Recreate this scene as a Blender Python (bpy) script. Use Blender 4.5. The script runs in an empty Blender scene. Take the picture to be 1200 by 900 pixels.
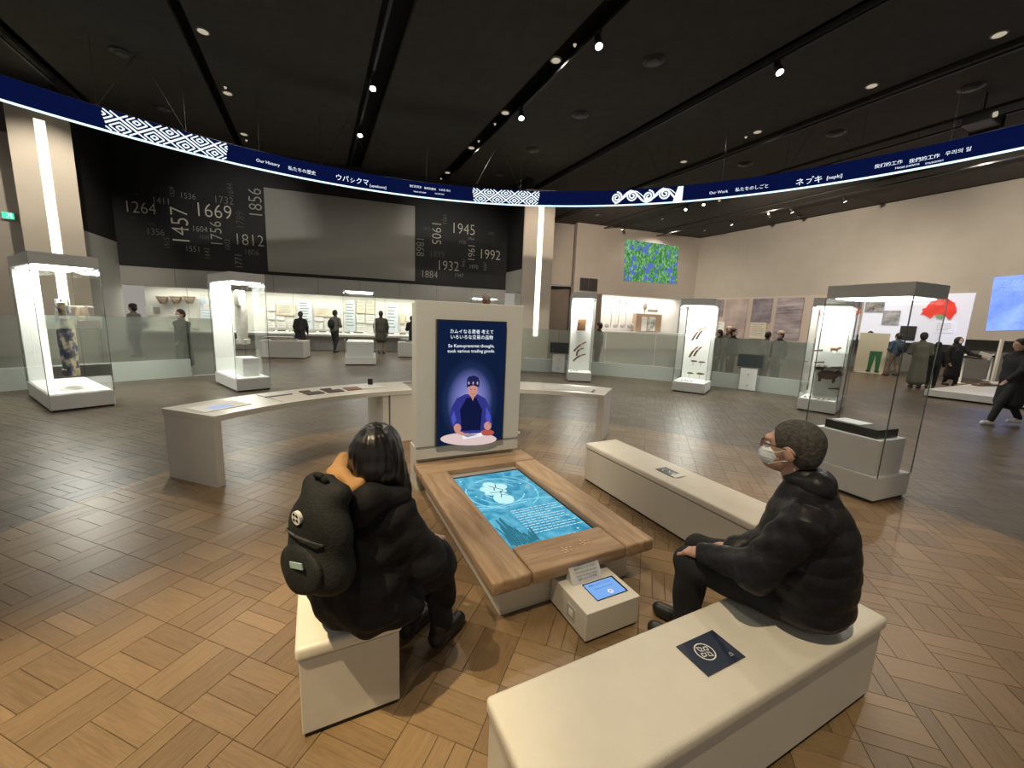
import bpy, bmesh, math, random
import numpy as np
from mathutils import Vector, Matrix
random.seed(7)
rad = math.radians
S = bpy.context.scene
COL = S.collection

# ------------------------------------------------------------------ camera
FPX, PITCH, ROLL, HC = 465.0, rad(9.35), rad(2.35), 1.7
cd = bpy.data.cameras.new('camera'); cam = bpy.data.objects.new('camera', cd); COL.objects.link(cam)
cd.sensor_fit = 'HORIZONTAL'; cd.sensor_width = 36; cd.lens = FPX / 1200 * 36
cd.clip_start = 0.05; cd.clip_end = 200
r0 = Vector((1, 0, 0)); u0 = Vector((0, math.sin(PITCH), math.cos(PITCH))); f0 = Vector((0, math.cos(PITCH), -math.sin(PITCH)))
r1 = r0 * math.cos(ROLL) + u0 * math.sin(ROLL); u1 = u0 * math.cos(ROLL) - r0 * math.sin(ROLL)
m = Matrix((( r1.x, u1.x, -f0.x, 0), (r1.y, u1.y, -f0.y, 0), (r1.z, u1.z, -f0.z, HC), (0, 0, 0, 1)))
cam.matrix_world = m
S.camera = cam
# ------------------------------------------------------------------ world, exposure
w = bpy.data.worlds.new('world'); S.world = w; w.use_nodes = True
w.node_tree.nodes['Background'].inputs[0].default_value = (0.85, 0.80, 0.72, 1)
w.node_tree.nodes['Background'].inputs[1].default_value = 0.34
S.view_settings.view_transform = 'Standard'; S.view_settings.look = 'None'
S.view_settings.exposure = 0.15; S.view_settings.gamma = 1; S.view_settings.use_curve_mapping = False
WARM = (1.0, 0.80, 0.55); NEUT = (1.0, 0.93, 0.80); COOL = (0.93, 1.0, 0.92)
# frame of the room: u to the right, v away (26.5 degrees turned)
TH = rad(26.5)
def F(u, v, z=0.0): return Vector((u * math.cos(TH) - v * math.sin(TH), u * math.sin(TH) + v * math.cos(TH), z))
CEN = Vector((0.15, 2.6, 0))
def polar(r, deg, z=0.0): return Vector((CEN.x + r * math.cos(rad(deg)), CEN.y + r * math.sin(rad(deg)), z))
def spot(loc, target, power, size=50, blend=0.6, col=WARM, soft=0.05):
    l = bpy.data.lights.new('spot_beam', 'SPOT'); l.energy = power; l.spot_size = rad(size); l.spot_blend = blend
    l.color = col; l.shadow_soft_size = soft
    o = bpy.data.objects.new('spot_beam', l); COL.objects.link(o); o.location = loc
    o.rotation_euler = (Vector(target) - Vector(loc)).to_track_quat('-Z', 'Y').to_euler(); return o
def area(loc, rot, power, sx, sy, col=NEUT):
    l = bpy.data.lights.new('area_glow', 'AREA'); l.energy = power; l.shape = 'RECTANGLE'; l.size = sx; l.size_y = sy; l.color = col
    o = bpy.data.objects.new('area_glow', l); COL.objects.link(o); o.location = loc; o.rotation_euler = rot; return o
# ceiling spots over the seating group and along the ceiling slots, plus an added tower fill: (from, to, watts, cone)
for a, b, p, s, c in [
    ((-2.6, -0.9, 7.4), (-1.35, 1.05, 0), 3000, 26, (1, .79, .48)),
    ((-0.5, -0.8, 7.4), (0.9, 1.1, 0), 1150, 28, (1, .82, .56)),
    ((0.6, 7.6, 7.3), (1.3, 3.6, 0), 520, 28, (1, .80, .55)),
    ((5.6, 1.0, 7.4), (2.9, 2.9, 0), 900, 24, (1, .74, .45)),
    ((-4.4, 2.0, 7.4), (-0.7, 3.8, 0), 850, 34, (1, .84, .62)),
    ((-5.5, 7.0, 7.4), (-4.2, 4.6, 0), 800, 40, (1, .92, .74)),
    ((-2.0, 9.5, 7.4), (-1.5, 7.4, 0), 650, 42, (1, .90, .74)),
    ((2.4, 9.0, 7.4), (2.6, 7.2, 0), 650, 40, (1, .90, .74)),
    ((6.5, 6.5, 7.4), (6.0, 4.8, 0), 420, 36, (1, .88, .70)),
    ((3.0, 13.5, 7.4), (4.5, 14.5, 0), 1100, 50, (1, .62, .30)),
    ((8.5, 13.0, 7.4), (9.0, 14.0, 0), 1100, 50, (1, .62, .30)),
    ((13.5, 15.5, 7.4), (14.0, 15.0, 0), 1300, 50, (1, .70, .40)),
    ((-6.0, 14.0, 7.4), (-6.0, 15.0, 0), 900, 56, (1, .88, .70)),
    ((-10.0, 11.0, 7.4), (-10.5, 12.0, 0), 700, 56, (1, .90, .74)),
    ((13.0, 9.5, 7.4), (13.0, 11.0, 0), 900, 46, (1, .88, .70)),
    ((11.5, 11.0, 6.5), (19.5, 14.5, 3.9), 1900, 84, (1, .88, .74)),
    ((8.5, 15.0, 6.5), (15.5, 23.0, 3.9), 2400, 84, (1, .88, .74)),
    ((3.5, 17.0, 6.5), (6.5, 26.0, 4.2), 1900, 80, (1, .82, .66)),
    ((-.6, -1.2, 7.3), (-.4, 3.7, 1.2), 1500, 24, (1, .88, .70)),  # front fill added from the camera side to brighten the screen tower
    ((-11.0, 10.0, 7.2), (-13.3, 11.9, 4.6), 700, 60, (1, .90, .74)),
    ((0.6, 13.6, 7.2), (1.0, 17.2, 4.2), 480, 60, (1, .84, .66)),
    ((-7.0, 10.0, 6.9), (-10.5, 16.2, 4.8), 560, 46, (1, .96, .88)),
    ((-4.0, 11.0, 6.9), (-3.0, 19.2, 4.8), 560, 40, (1, .96, .88)),
]: spot(a, b, p, s, 0.8, c, 0.06)
# wide downlights of the room
for u, v in [(-1.96, 5), (-1.96, 11.85), (5.19, 3), (5.19, 8.83), (5.19, 14.39), (12.28, 3), (12.28, 8.62), (12.28, 14), (-9.6, 6), (-9.6, 12), (19.9, 6), (19.9, 13), (19.9, 19)]:
    spot(F(u, v, 7.5), F(u, v, 0), 230, 165, 0.5, (1, .91, .78), 0.12)

# ------------------------------------------------------------------ pixel helpers (survey of the photograph)
CL = Vector((0, 0, HC))
def ray(px, py): return (r1 * (px - 600) - u1 * (py - 450) + f0 * FPX)
def gp(px, py, z=0.0): d = ray(px, py); return CL + d * ((z - HC) / d.z)
def pd(px, py, D): d = ray(px, py); return CL + d * (D / d.y)
def onp(px, py, P, n): d = ray(px, py); return CL + d * ((Vector(P) - CL).dot(n) / d.dot(n))

# ------------------------------------------------------------------ materials
MATS = {}
def mat(name, col, rough=0.5, metal=0.0, emit=0.0, ecol=None, var=0.0, scale=20, bump=0.0, bscale=60, spec=0.5, coat=0.0, sheen=0.0):
    if name in MATS: return MATS[name]
    M = bpy.data.materials.new(name); M.use_nodes = True; nt = M.node_tree; b = nt.nodes['Principled BSDF']
    c4 = tuple(col) + (1,)
    b.inputs['Base Color'].default_value = c4; b.inputs['Roughness'].default_value = rough; b.inputs['Metallic'].default_value = metal
    b.inputs['Specular IOR Level'].default_value = spec; b.inputs['Coat Weight'].default_value = coat
    if sheen: b.inputs['Sheen Weight'].default_value = sheen
    if emit: b.inputs['Emission Color'].default_value = tuple(ecol or col) + (1,); b.inputs['Emission Strength'].default_value = emit
    tc = nt.nodes.new('ShaderNodeTexCoord')
    if var:
        n = nt.nodes.new('ShaderNodeTexNoise'); n.inputs['Scale'].default_value = scale; n.inputs['Detail'].default_value = 4
        nt.links.new(tc.outputs['Object'], n.inputs['Vector'])
        r = nt.nodes.new('ShaderNodeValToRGB'); r.color_ramp.elements[0].position = 0.3; r.color_ramp.elements[1].position = 0.7
        r.color_ramp.elements[0].color = tuple(max(0, x * (1 - var)) for x in col) + (1,)
        r.color_ramp.elements[1].color = tuple(min(1, x * (1 + var)) for x in col) + (1,)
        nt.links.new(n.outputs['Fac'], r.inputs[0]); nt.links.new(r.outputs[0], b.inputs['Base Color'])
        if emit: nt.links.new(r.outputs[0], b.inputs['Emission Color'])
    if bump:
        n = nt.nodes.new('ShaderNodeTexNoise'); n.inputs['Scale'].default_value = bscale; n.inputs['Detail'].default_value = 3
        nt.links.new(tc.outputs['Object'], n.inputs['Vector'])
        bp = nt.nodes.new('ShaderNodeBump'); bp.inputs['Strength'].default_value = bump; bp.inputs['Distance'].default_value = 0.01
        nt.links.new(n.outputs['Fac'], bp.inputs['Height']); nt.links.new(bp.outputs[0], b.inputs['Normal'])
    MATS[name] = M; return M
def emis(name, col, s=1.0):
    if name in MATS: return MATS[name]
    M = bpy.data.materials.new(name); M.use_nodes = True; nt = M.node_tree; nt.nodes.clear()
    e = nt.nodes.new('ShaderNodeEmission'); e.inputs[0].default_value = tuple(col) + (1,); e.inputs[1].default_value = s
    o = nt.nodes.new('ShaderNodeOutputMaterial'); nt.links.new(e.outputs[0], o.inputs[0]); MATS[name] = M; return M
def glassmat(name, tint=(0.97, 1, 0.98), refl=1.0, haze=0.0):
    M = bpy.data.materials.new(name); M.use_nodes = True; nt = M.node_tree; nt.nodes.clear(); N = nt.nodes.new
    o = N('ShaderNodeOutputMaterial'); mx = N('ShaderNodeMixShader'); t = N('ShaderNodeBsdfTransparent'); g = N('ShaderNodeBsdfGlossy')
    t.inputs[0].default_value = (.992, .997, .993, 1); g.inputs['Roughness'].default_value = 0.02; g.inputs[0].default_value = (1, 1, 1, 1)
    fr = N('ShaderNodeFresnel'); fr.inputs[0].default_value = 1.28; mm = N('ShaderNodeMath'); mm.operation = 'MULTIPLY'; mm.inputs[1].default_value = refl
    bf = N('ShaderNodeNewGeometry'); iv = N('ShaderNodeMath'); iv.operation = 'MULTIPLY_ADD'; iv.inputs[1].default_value = -refl; iv.inputs[2].default_value = refl
    nt.links.new(bf.outputs['Backfacing'], iv.inputs[0]); nt.links.new(iv.outputs[0], mm.inputs[1]); nt.links.new(fr.outputs[0], mm.inputs[0]); nt.links.new(mm.outputs[0], mx.inputs[0]); nt.links.new(t.outputs[0], mx.inputs[1]); nt.links.new(g.outputs[0], mx.inputs[2])
    last = mx
    if haze:
        d = N('ShaderNodeBsdfDiffuse'); d.inputs[0].default_value = (0.8, 0.85, 0.8, 1); m2 = N('ShaderNodeMixShader'); m2.inputs[0].default_value = haze
        nt.links.new(mx.outputs[0], m2.inputs[1]); nt.links.new(d.outputs[0], m2.inputs[2]); last = m2
    nt.links.new(last.outputs[0], o.inputs[0]); MATS[name] = M; return M
def frostmat():
    M = bpy.data.materials.new('frosted_glass'); M.use_nodes = True; nt = M.node_tree; nt.nodes.clear(); N = nt.nodes.new
    o = N('ShaderNodeOutputMaterial'); mx = N('ShaderNodeMixShader'); r = N('ShaderNodeBsdfRefraction'); d = N('ShaderNodeBsdfDiffuse'); g = N('ShaderNodeBsdfGlossy')
    r.inputs['IOR'].default_value = 1.08; r.inputs['Roughness'].default_value = 0.24; r.inputs[0].default_value = (0.88, 0.91, 0.87, 1)
    d.inputs[0].default_value = (0.62, 0.68, 0.62, 1); g.inputs['Roughness'].default_value = 0.22
    mx.inputs[0].default_value = 0.22; m2 = N('ShaderNodeMixShader'); m2.inputs[0].default_value = 0.07
    tl = N('ShaderNodeBsdfTranslucent'); tl.inputs[0].default_value = (0.7, 0.75, 0.7, 1); m3 = N('ShaderNodeMixShader'); m3.inputs[0].default_value = 0.5
    nt.links.new(d.outputs[0], m3.inputs[1]); nt.links.new(tl.outputs[0], m3.inputs[2])
    nt.links.new(r.outputs[0], mx.inputs[1]); nt.links.new(m3.outputs[0], mx.inputs[2])
    nt.links.new(mx.outputs[0], m2.inputs[1]); nt.links.new(g.outputs[0], m2.inputs[2]); nt.links.new(m2.outputs[0], o.inputs[0]); return M
def imgmat(name, stops, scale=3.0, strength=1.0, emitting=False, detail=6, stretch=(1, 1, 1)):
    """procedural picture: noise through a colour ramp"""
    M = bpy.data.materials.new(name); M.use_nodes = True; nt = M.node_tree; N = nt.nodes.new; b = nt.nodes['Principled BSDF']
    tc = N('ShaderNodeTexCoord'); mp = N('ShaderNodeMapping'); mp.inputs['Scale'].default_value = stretch
    n = N('ShaderNodeTexNoise'); n.inputs['Scale'].default_value = scale; n.inputs['Detail'].default_value = detail; n.inputs['Roughness'].default_value = 0.7
    r = N('ShaderNodeValToRGB'); e = r.color_ramp.elements
    for i, (p, c) in enumerate(stops):
        x = e[i] if i < 2 else e.new(p); x.position = p; x.color = tuple(c) + (1,)
    nt.links.new(tc.outputs['Object'], mp.inputs[0]); nt.links.new(mp.outputs[0], n.inputs['Vector']); nt.links.new(n.outputs['Fac'], r.inputs[0])
    nt.links.new(r.outputs[0], b.inputs['Base Color'])
    if emitting: nt.links.new(r.outputs[0], b.inputs['Emission Color']); b.inputs['Emission Strength'].default_value = strength; b.inputs['Base Color'].default_value = (0, 0, 0, 1)
    MATS[name] = M; return M

bench_m = mat('bench_leather', (0.70, 0.66, 0.56), 0.42, bump=0.12, bscale=180, var=0.03, scale=8)
body_m = mat('bench_body', (0.60, 0.57, 0.49), 0.5, var=0.02, scale=5)
lac_m = mat('white_lacquer', (0.66, 0.63, 0.56), 0.32, var=0.02, scale=4)
case_m = mat('case_white', (0.66, 0.66, 0.63), 0.4, var=0.02, scale=4)
capm = mat('case_grey', (0.56, 0.56, 0.53), 0.45, var=0.03, scale=4)
inner_m = mat('case_inner', (0.78, 0.80, 0.76), 0.6)
glass = glassmat('clear_glass', refl=0.9)
glass_edge = mat('glass_edge', (0.10, 0.13, 0.12), 0.2)
frost = frostmat()
dark = mat('black_metal', (0.012, 0.012, 0.012), 0.4)
lamp_m = emis('lamp_white', (1.0, 0.98, 0.88), 4.0)
dk = mat('dark_recess', (0.010, 0.009, 0.008), 0.9)

# ------------------------------------------------------------------ mesh helpers
class MB:
    def __init__(s): s.bm = bmesh.new()
    def box(s, x0, x1, y0, y1, z0, z1, bev=0, seg=2, rot=None, at=None, taper=None):
        b = bmesh.new(); bmesh.ops.create_cube(b, size=1)
        for v in b.verts:
            fx, fy, fz = v.co.x + .5, v.co.y + .5, v.co.z + .5
            v.co = Vector((x0 + fx * (x1 - x0), y0 + fy * (y1 - y0), z0 + fz * (z1 - z0)))
            if taper and fz < .5:
                v.co.x = (x0 + x1) / 2 + (v.co.x - (x0 + x1) / 2) * taper; v.co.y = (y0 + y1) / 2 + (v.co.y - (y0 + y1) / 2) * taper
        if bev: bmesh.ops.bevel(b, geom=b.edges[:], offset=bev, segments=seg, affect='EDGES', profile=0.5)
        if rot: bmesh.ops.transform(b, matrix=rot, verts=b.verts)
        if at is not None: bmesh.ops.translate(b, vec=Vector(at), verts=b.verts)
        s.add(b); return s
    def add(s, b):
        me = bpy.data.meshes.new('t'); b.to_mesh(me); s.bm.from_mesh(me); bpy.data.meshes.remove(me); b.free()
    def cyl(s, p0, p1, r0, r1=None, n=12, cap=True):
        p0, p1 = Vector(p0), Vector(p1); r1 = r0 if r1 is None else r1; d = p1 - p0
        b = bmesh.new(); bmesh.ops.create_cone(b, cap_ends=cap, segments=n, radius1=r0, radius2=max(r1, 1e-5), depth=d.length)
        q = Vector((0, 0, 1)).rotation_difference(d.normalized()).to_matrix().to_4x4()
        bmesh.ops.transform(b, matrix=Matrix.Translation((p0 + p1) / 2) @ q, verts=b.verts); s.add(b); return s
    def ball(s, c, r, n=12, sc=(1, 1, 1)):
        b = bmesh.new(); bmesh.ops.create_uvsphere(b, u_segments=n, v_segments=max(6, n // 2), radius=r)
        bmesh.ops.transform(b, matrix=Matrix.Translation(Vector(c)) @ Matrix.Diagonal((*sc, 1)), verts=b.verts); s.add(b); return s
    def tube(s, pts, r, n=8):
        for a, b in zip(pts, pts[1:]): s.cyl(a, b, r, n=n)
        return s
    def poly(s, pts):
        s.bm.faces.new([s.bm.verts.new(Vector(p)) for p in pts]); return s
    def prism(s, pts, d):
        """pts closed polygon extruded by vector d"""
        d = Vector(d); a = [s.bm.verts.new(Vector(p)) for p in pts]; b = [s.bm.verts.new(Vector(p) + d) for p in pts]; n = len(pts)
        s.bm.faces.new(a); s.bm.faces.new(b[::-1])
        for i in range(n): s.bm.faces.new([a[i], b[i], b[(i + 1) % n], a[(i + 1) % n]])
        return s
    def lathe(s, prof, n=24, c=(0, 0, 0)):
        rings = [[s.bm.verts.new((c[0] + r * math.cos(2 * math.pi * i / n), c[1] + r * math.sin(2 * math.pi * i / n), c[2] + z)) for i in range(n)] for r, z in prof]
        for A, B in zip(rings, rings[1:]):
            for i in range(n): s.bm.faces.new([A[i], A[(i + 1) % n], B[(i + 1) % n], B[i]])
        return s
    def build(s, name, m, parent=None, smooth=False):
        bmesh.ops.recalc_face_normals(s.bm, faces=s.bm.faces)
        me = bpy.data.meshes.new(name); s.bm.to_mesh(me); s.bm.free(); return link(name, me, m, parent, smooth)
def link(name, me, m, parent=None, smooth=False):
    me.materials.clear(); me.materials.append(m)
    if smooth: me.shade_smooth()
    o = bpy.data.objects.new(name, me); COL.objects.link(o)
    if parent is not None: o.parent = parent
    return o
def thing(name, label, cat, loc=(0, 0, 0), rz=0.0, group=None):
    o = bpy.data.objects.new(name, None); o.empty_display_size = .1; COL.objects.link(o); o.location = loc; o.rotation_euler = (0, 0, rz)
    return tag(o, label, cat, group)
def tag(o, label, cat, group=None):
    o['label'] = label; o['category'] = cat
    if group: o['group'] = group
    return o
def struct(o): o['kind'] = 'structure'; return o
def text(s, size, m, parent, M, name='lettering', extrude=0.0, res=2, off=0.0, bend=None, align='CENTER'):
    cu = bpy.data.curves.new('txt', 'FONT'); cu.body = s; cu.size = size; cu.align_x = align; cu.align_y = 'CENTER'; cu.resolution_u = res; cu.extrude = extrude; cu.offset = off * size
    ob = bpy.data.objects.new('txt', cu); COL.objects.link(ob)
    me = bpy.data.meshes.new_from_object(ob); bpy.data.objects.remove(ob); bpy.data.curves.remove(cu)
    if bend:
        for v in me.vertices: v.co = bend(v.co)
    else: me.transform(M)
    return link(name, me, m, parent)
def frame(origin, xdir, ydir):
    x = Vector(xdir).normalized(); y = Vector(ydir); y = (y - x * y.dot(x)).normalized(); z = x.cross(y)
    M = Matrix((x, y, z)).transposed().to_4x4(); M.translation = Vector(origin); return M
UPZ = Vector((0, 0, 1))

# ------------------------------------------------------------------ floor: parquet of planks in turned squares
GA = rad(-18.5); g1 = Vector((math.cos(GA), math.sin(GA))); g2 = Vector((-math.sin(GA), math.cos(GA))); GO = Vector((-1.34, 1.42)); CELL = 0.303
RIN = 4.05; RC = (0.37, 2.7)
def floor_material():
    M = bpy.data.materials.new('oak_parquet'); M.use_nodes = True; nt = M.node_tree; N = nt.nodes.new; L = nt.links.new; b = nt.nodes['Principled BSDF']
    at = N('ShaderNodeAttribute'); at.attribute_name = 'tone'; sep = N('ShaderNodeSeparateColor'); L(at.outputs['Color'], sep.inputs[0])
    geo = N('ShaderNodeNewGeometry')
    def grain(rz, off):
        mp = N('ShaderNodeMapping'); mp.inputs['Rotation'].default_value = (0, 0, rz); L(geo.outputs['Position'], mp.inputs[0])
        m2 = N('ShaderNodeMapping'); m2.inputs['Scale'].default_value = (5, 70, 1); L(mp.outputs[0], m2.inputs[0])
        ad = N('ShaderNodeVectorMath'); ad.operation = 'ADD'; L(m2.outputs[0], ad.inputs[0])
        sc = N('ShaderNodeVectorMath'); sc.operation = 'SCALE'; sc.inputs['Scale'].default_value = 37.0; L(at.outputs['Color'], sc.inputs[0]); L(sc.outputs[0], ad.inputs[1])
        n = N('ShaderNodeTexNoise'); n.inputs['Scale'].default_value = 1.0; n.inputs['Detail'].default_value = 5; n.inputs['Distortion'].default_value = 1.6; L(ad.outputs[0], n.inputs['Vector']); return n
    a = grain(-GA, 0); c = grain(-GA - math.pi / 2, 5)
    mx = N('ShaderNodeMix'); mx.data_type = 'FLOAT'; L(sep.outputs[2], mx.inputs[0]); L(a.outputs['Fac'], mx.inputs[2]); L(c.outputs['Fac'], mx.inputs[3])
    # inner disc and outer ring colours
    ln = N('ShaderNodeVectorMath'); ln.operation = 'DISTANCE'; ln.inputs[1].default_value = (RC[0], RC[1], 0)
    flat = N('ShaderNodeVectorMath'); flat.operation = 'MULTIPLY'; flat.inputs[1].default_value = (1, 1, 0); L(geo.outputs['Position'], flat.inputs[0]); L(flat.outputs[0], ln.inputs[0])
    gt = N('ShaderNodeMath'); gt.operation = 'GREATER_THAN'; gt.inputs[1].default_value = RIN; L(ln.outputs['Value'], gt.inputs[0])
    def ramp(c0, c1):
        r = N('ShaderNodeValToRGB'); r.color_ramp.elements[0].position = .05; r.color_ramp.elements[1].position = .95
        r.color_ramp.elements[0].color = (*c0, 1); r.color_ramp.elements[1].color = (*c1, 1); return r
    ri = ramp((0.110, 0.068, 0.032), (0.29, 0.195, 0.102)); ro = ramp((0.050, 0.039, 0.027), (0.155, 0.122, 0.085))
    t = N('ShaderNodeMath'); t.operation = 'MULTIPLY_ADD'; t.inputs[1].default_value = 0.55; L(sep.outputs[0], t.inputs[0])
    t2 = N('ShaderNodeMath'); t2.operation = 'MULTIPLY'; t2.inputs[1].default_value = 0.75; L(mx.outputs[0], t2.inputs[0]); L(t2.outputs[0], t.inputs[2])
    t3 = N('ShaderNodeMath'); t3.operation = 'SUBTRACT'; t3.inputs[1].default_value = 0.12; L(t.outputs[0], t3.inputs[0])
    L(t3.outputs[0], ri.inputs[0]); L(t3.outputs[0], ro.inputs[0])
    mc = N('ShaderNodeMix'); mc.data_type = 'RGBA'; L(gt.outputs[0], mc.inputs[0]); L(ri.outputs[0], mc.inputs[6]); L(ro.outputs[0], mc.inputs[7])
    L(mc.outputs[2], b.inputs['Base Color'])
    rr = N('ShaderNodeMath'); rr.operation = 'MULTIPLY_ADD'; rr.inputs[1].default_value = 0.18; rr.inputs[2].default_value = 0.27; L(mx.outputs[0], rr.inputs[0]); L(rr.outputs[0], b.inputs['Roughness'])
    bp = N('ShaderNodeBump'); bp.inputs['Strength'].default_value = 0.12; bp.inputs['Distance'].default_value = 0.003; L(mx.outputs[0], bp.inputs['Height']); L(bp.outputs[0], b.inputs['Normal'])
    return M
oak = floor_material()
fl = struct(MB().box(-34, 34, -8, 42, -0.05, -0.003).build('floor', mat('floor_joint', (0.045, 0.03, 0.018), 0.7, var=.1)))
planks = []
rng = np.random.default_rng(3)
for i in range(-75, 80):
    for j in range(-48, 100):
        cx = GO + g1 * ((i + .5) * CELL) + g2 * ((j + .5) * CELL)
        if cx.y < -0.2 or cx.y > 27 or abs(cx.x) > 1.45 * cx.y + 1.2 or cx.x < -17: continue
        if (cx.x * math.cos(TH) + cx.y * math.sin(TH)) > 24.3: continue
        par = (i + j) % 2; k = random.choice([2, 3, 3]); ws = [random.choice([1, 1, 1.9]) for _ in range(k)]
        tot = sum(ws); s0 = 0; base = random.random()
        for q in ws:
            s1 = s0 + q / tot; tone = min(1, max(0, base * .45 + random.random() * .55))
            planks.append((i, j, par, s0, s1, tone, cx.length)); s0 = s1
def plank_arrays(P):
    V = []; Fc = []; T = []
    for (i, j, par, a, b, tone, _) in P:
        x0, x1, y0, y1 = (0, 1, a, b) if par == 0 else (a, b, 0, 1)
        o = GO + g1 * (i * CELL) + g2 * (j * CELL); g = 0.0009; c = 0.0013; n = len(V)
        for (dx, z) in ((g, -0.0025), (g + c, 0.0)):
            for (X, Y, sx, sy) in ((x0, y0, 1, 1), (x1, y0, -1, 1), (x1, y1, -1, -1), (x0, y1, 1, -1)):
                p = o + g1 * (X * CELL + sx * dx) + g2 * (Y * CELL + sy * dx); V.append((p.x, p.y, z))
        Fc += [(n + 4, n + 5, n + 6, n + 7)] + [(n + e, n + (e + 1) % 4, n + 4 + (e + 1) % 4, n + 4 + e) for e in range(4)]
        T += [(tone, random.random(), float(par), 1)] * 8
    me = bpy.data.meshes.new('plank'); me.from_pydata(V, [], Fc)
    at = me.color_attributes.new('tone', 'FLOAT_COLOR', 'POINT'); at.data.foreach_set('color', np.array(T, dtype=np.float32).ravel()); return me
def seen(p):
    c = GO + g1 * ((p[0] + .5) * CELL) + g2 * ((p[1] + .5) * CELL); d = Vector((c.x, c.y, -HC)); zz = d.dot(f0)
    if zz < .2: return False
    x = 600 + FPX * d.dot(r1) / zz; y = 450 - FPX * d.dot(u1) / zz
    if not (-40 < x < 1240 and y < 940): return False
    return not (600 < x < 1000 and y > 830 + (x - 600) * -.3)
planks.sort(key=lambda p: (not seen(p), p[6]))
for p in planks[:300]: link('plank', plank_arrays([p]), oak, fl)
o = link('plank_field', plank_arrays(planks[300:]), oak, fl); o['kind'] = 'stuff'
# thin brass strip between the inner disc and the outer floor
b = MB(); n = 96
for i in range(n):
    a0, a1 = 2 * math.pi * i / n, 2 * math.pi * (i + 1) / n
    q = [(RC[0] + r * math.cos(a), RC[1] + r * math.sin(a), z) for (r, a) in ((RIN - .004, a0), (RIN + .004, a0), (RIN + .004, a1), (RIN - .004, a1)) for z in (0.0012,)]
    b.poly(q)
struct(b.build('trim_1', mat('brass_strip', (0.30, 0.25, 0.17), 0.35, 0.8)))

# ------------------------------------------------------------------ ceiling: dark bays with slots between
ZC = 7.6
ceil_m = mat('ceiling_dark', (0.050, 0.045, 0.038), 0.85, var=0.12, scale=3, bump=.1)
ceil = struct(MB().box(-28, 27, -7, 40, ZC + .5, ZC + .55).build('ceiling', dk)); ceil.rotation_euler = (0, 0, TH)
slots = [(-27.6, .2), (-9.6, .12), (-5.95, .14), (-2.28, .12), (1.67, .29), (5.27, .24), (9.2, .14), (12.85, .14), (16.0, .12), (19.9, .12), (23.7, .12), (26.8, .1)]
for (a, wa), (b_, wb) in zip(slots, slots[1:]):
    MB().box(a + wa, b_ - wb, -6.5, 39, ZC, ZC + .12).build('ceiling_panel', ceil_m, ceil)
# round ceiling diffusers
def diffuser(u, v, i, lab):
    t = thing('ceiling_diffuser', lab, 'vent', F(u, v, ZC), 0, 'round black ceiling diffusers')
    MB().lathe([(.12, -.045), (.20, -.035), (.25, -.01), (.25, .02)], 24).build('outer_ring', dark, t, True)
    MB().lathe([(0.001, -.075), (.11, -.075), (.15, -.05), (.12, -.02)], 24).build('cone', mat('diffuser_grey', (.10, .095, .085), .5), t, True)
rows = {-3.9: [13.78, 16.7], 7.1: [7.72, 10.53, 13.38, 16.17], 14.28: [4.71, 7.49, 10.34, 18.89]}
names = {-3.9: 'the left bay', 7.1: 'the middle bay', 14.28: 'the right-hand bay'}
order = ['nearest', 'second', 'third', 'farthest']
for u, vs in rows.items():
    for i, v in enumerate(vs):
        od = order[i] if len(vs) == 4 else ['nearer', 'farther'][i]
        diffuser(u, v, i, f'round black ceiling diffuser, {od} one in {names[u]}')
diffuser(22.93, 13.14, 0, 'round black ceiling diffuser below the curved sign beside the right wall')
# recessed downlights
dl_m = mat('downlight_disc', (.55, .50, .40), .4, emit=.35, ecol=(1, .88, .66))
for u, vs, lab in ((-1.96, [11.85, 14.64, 17.56], 'beside the left narrow slot'), (5.19, [8.83, 11.57, 14.39, 17.24], 'beside the middle wide slot'), (12.28, [3.80, 5.82, 8.62, 11.35], 'beside the upper right slot')):
    for i, v in enumerate(vs):
        t = thing('downlight', f'round pale recessed downlight {lab}, {(["nearest", "second", "third", "farthest"] if len(vs) == 4 else ["nearest", "middle", "farthest"])[i]} of its row', 'lamp', F(u, v, ZC), 0, 'recessed downlights')
        MB().lathe([(.10, -.012), (.13, -.010), (.135, .01)], 24).build('trim_ring', mat('ring_grey', (.25, .23, .2), .5), t, True)
        MB().lathe([(.001, -.004), (.10, -.004), (.105, -.014)], 24).build('disc', dl_m, t, True)
for i, (u, v) in enumerate([(5.26, 8.18), (5.2, 12.34), (5.21, 13.73), (5.16, 18.09), (-1.96, 14.3), (-1.96, 18.1), (12.3, 9.0)]):
    tag(MB().lathe([(.001, -.05), (.02, -.045), (.035, -.012), (.04, 0)], 10).build('sprinkler', dl_m), 'tiny pale sprinkler head ' + ['nearest in the middle downlight row', 'just beyond the second middle downlight', 'just before the third middle downlight', 'beyond the farthest middle downlight', 'before the middle downlight of the left row', 'beyond the farthest downlight of the left row', 'in the upper right downlight row'][i], 'sprinkler', 'sprinkler heads').location = F(u, v, ZC)
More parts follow.
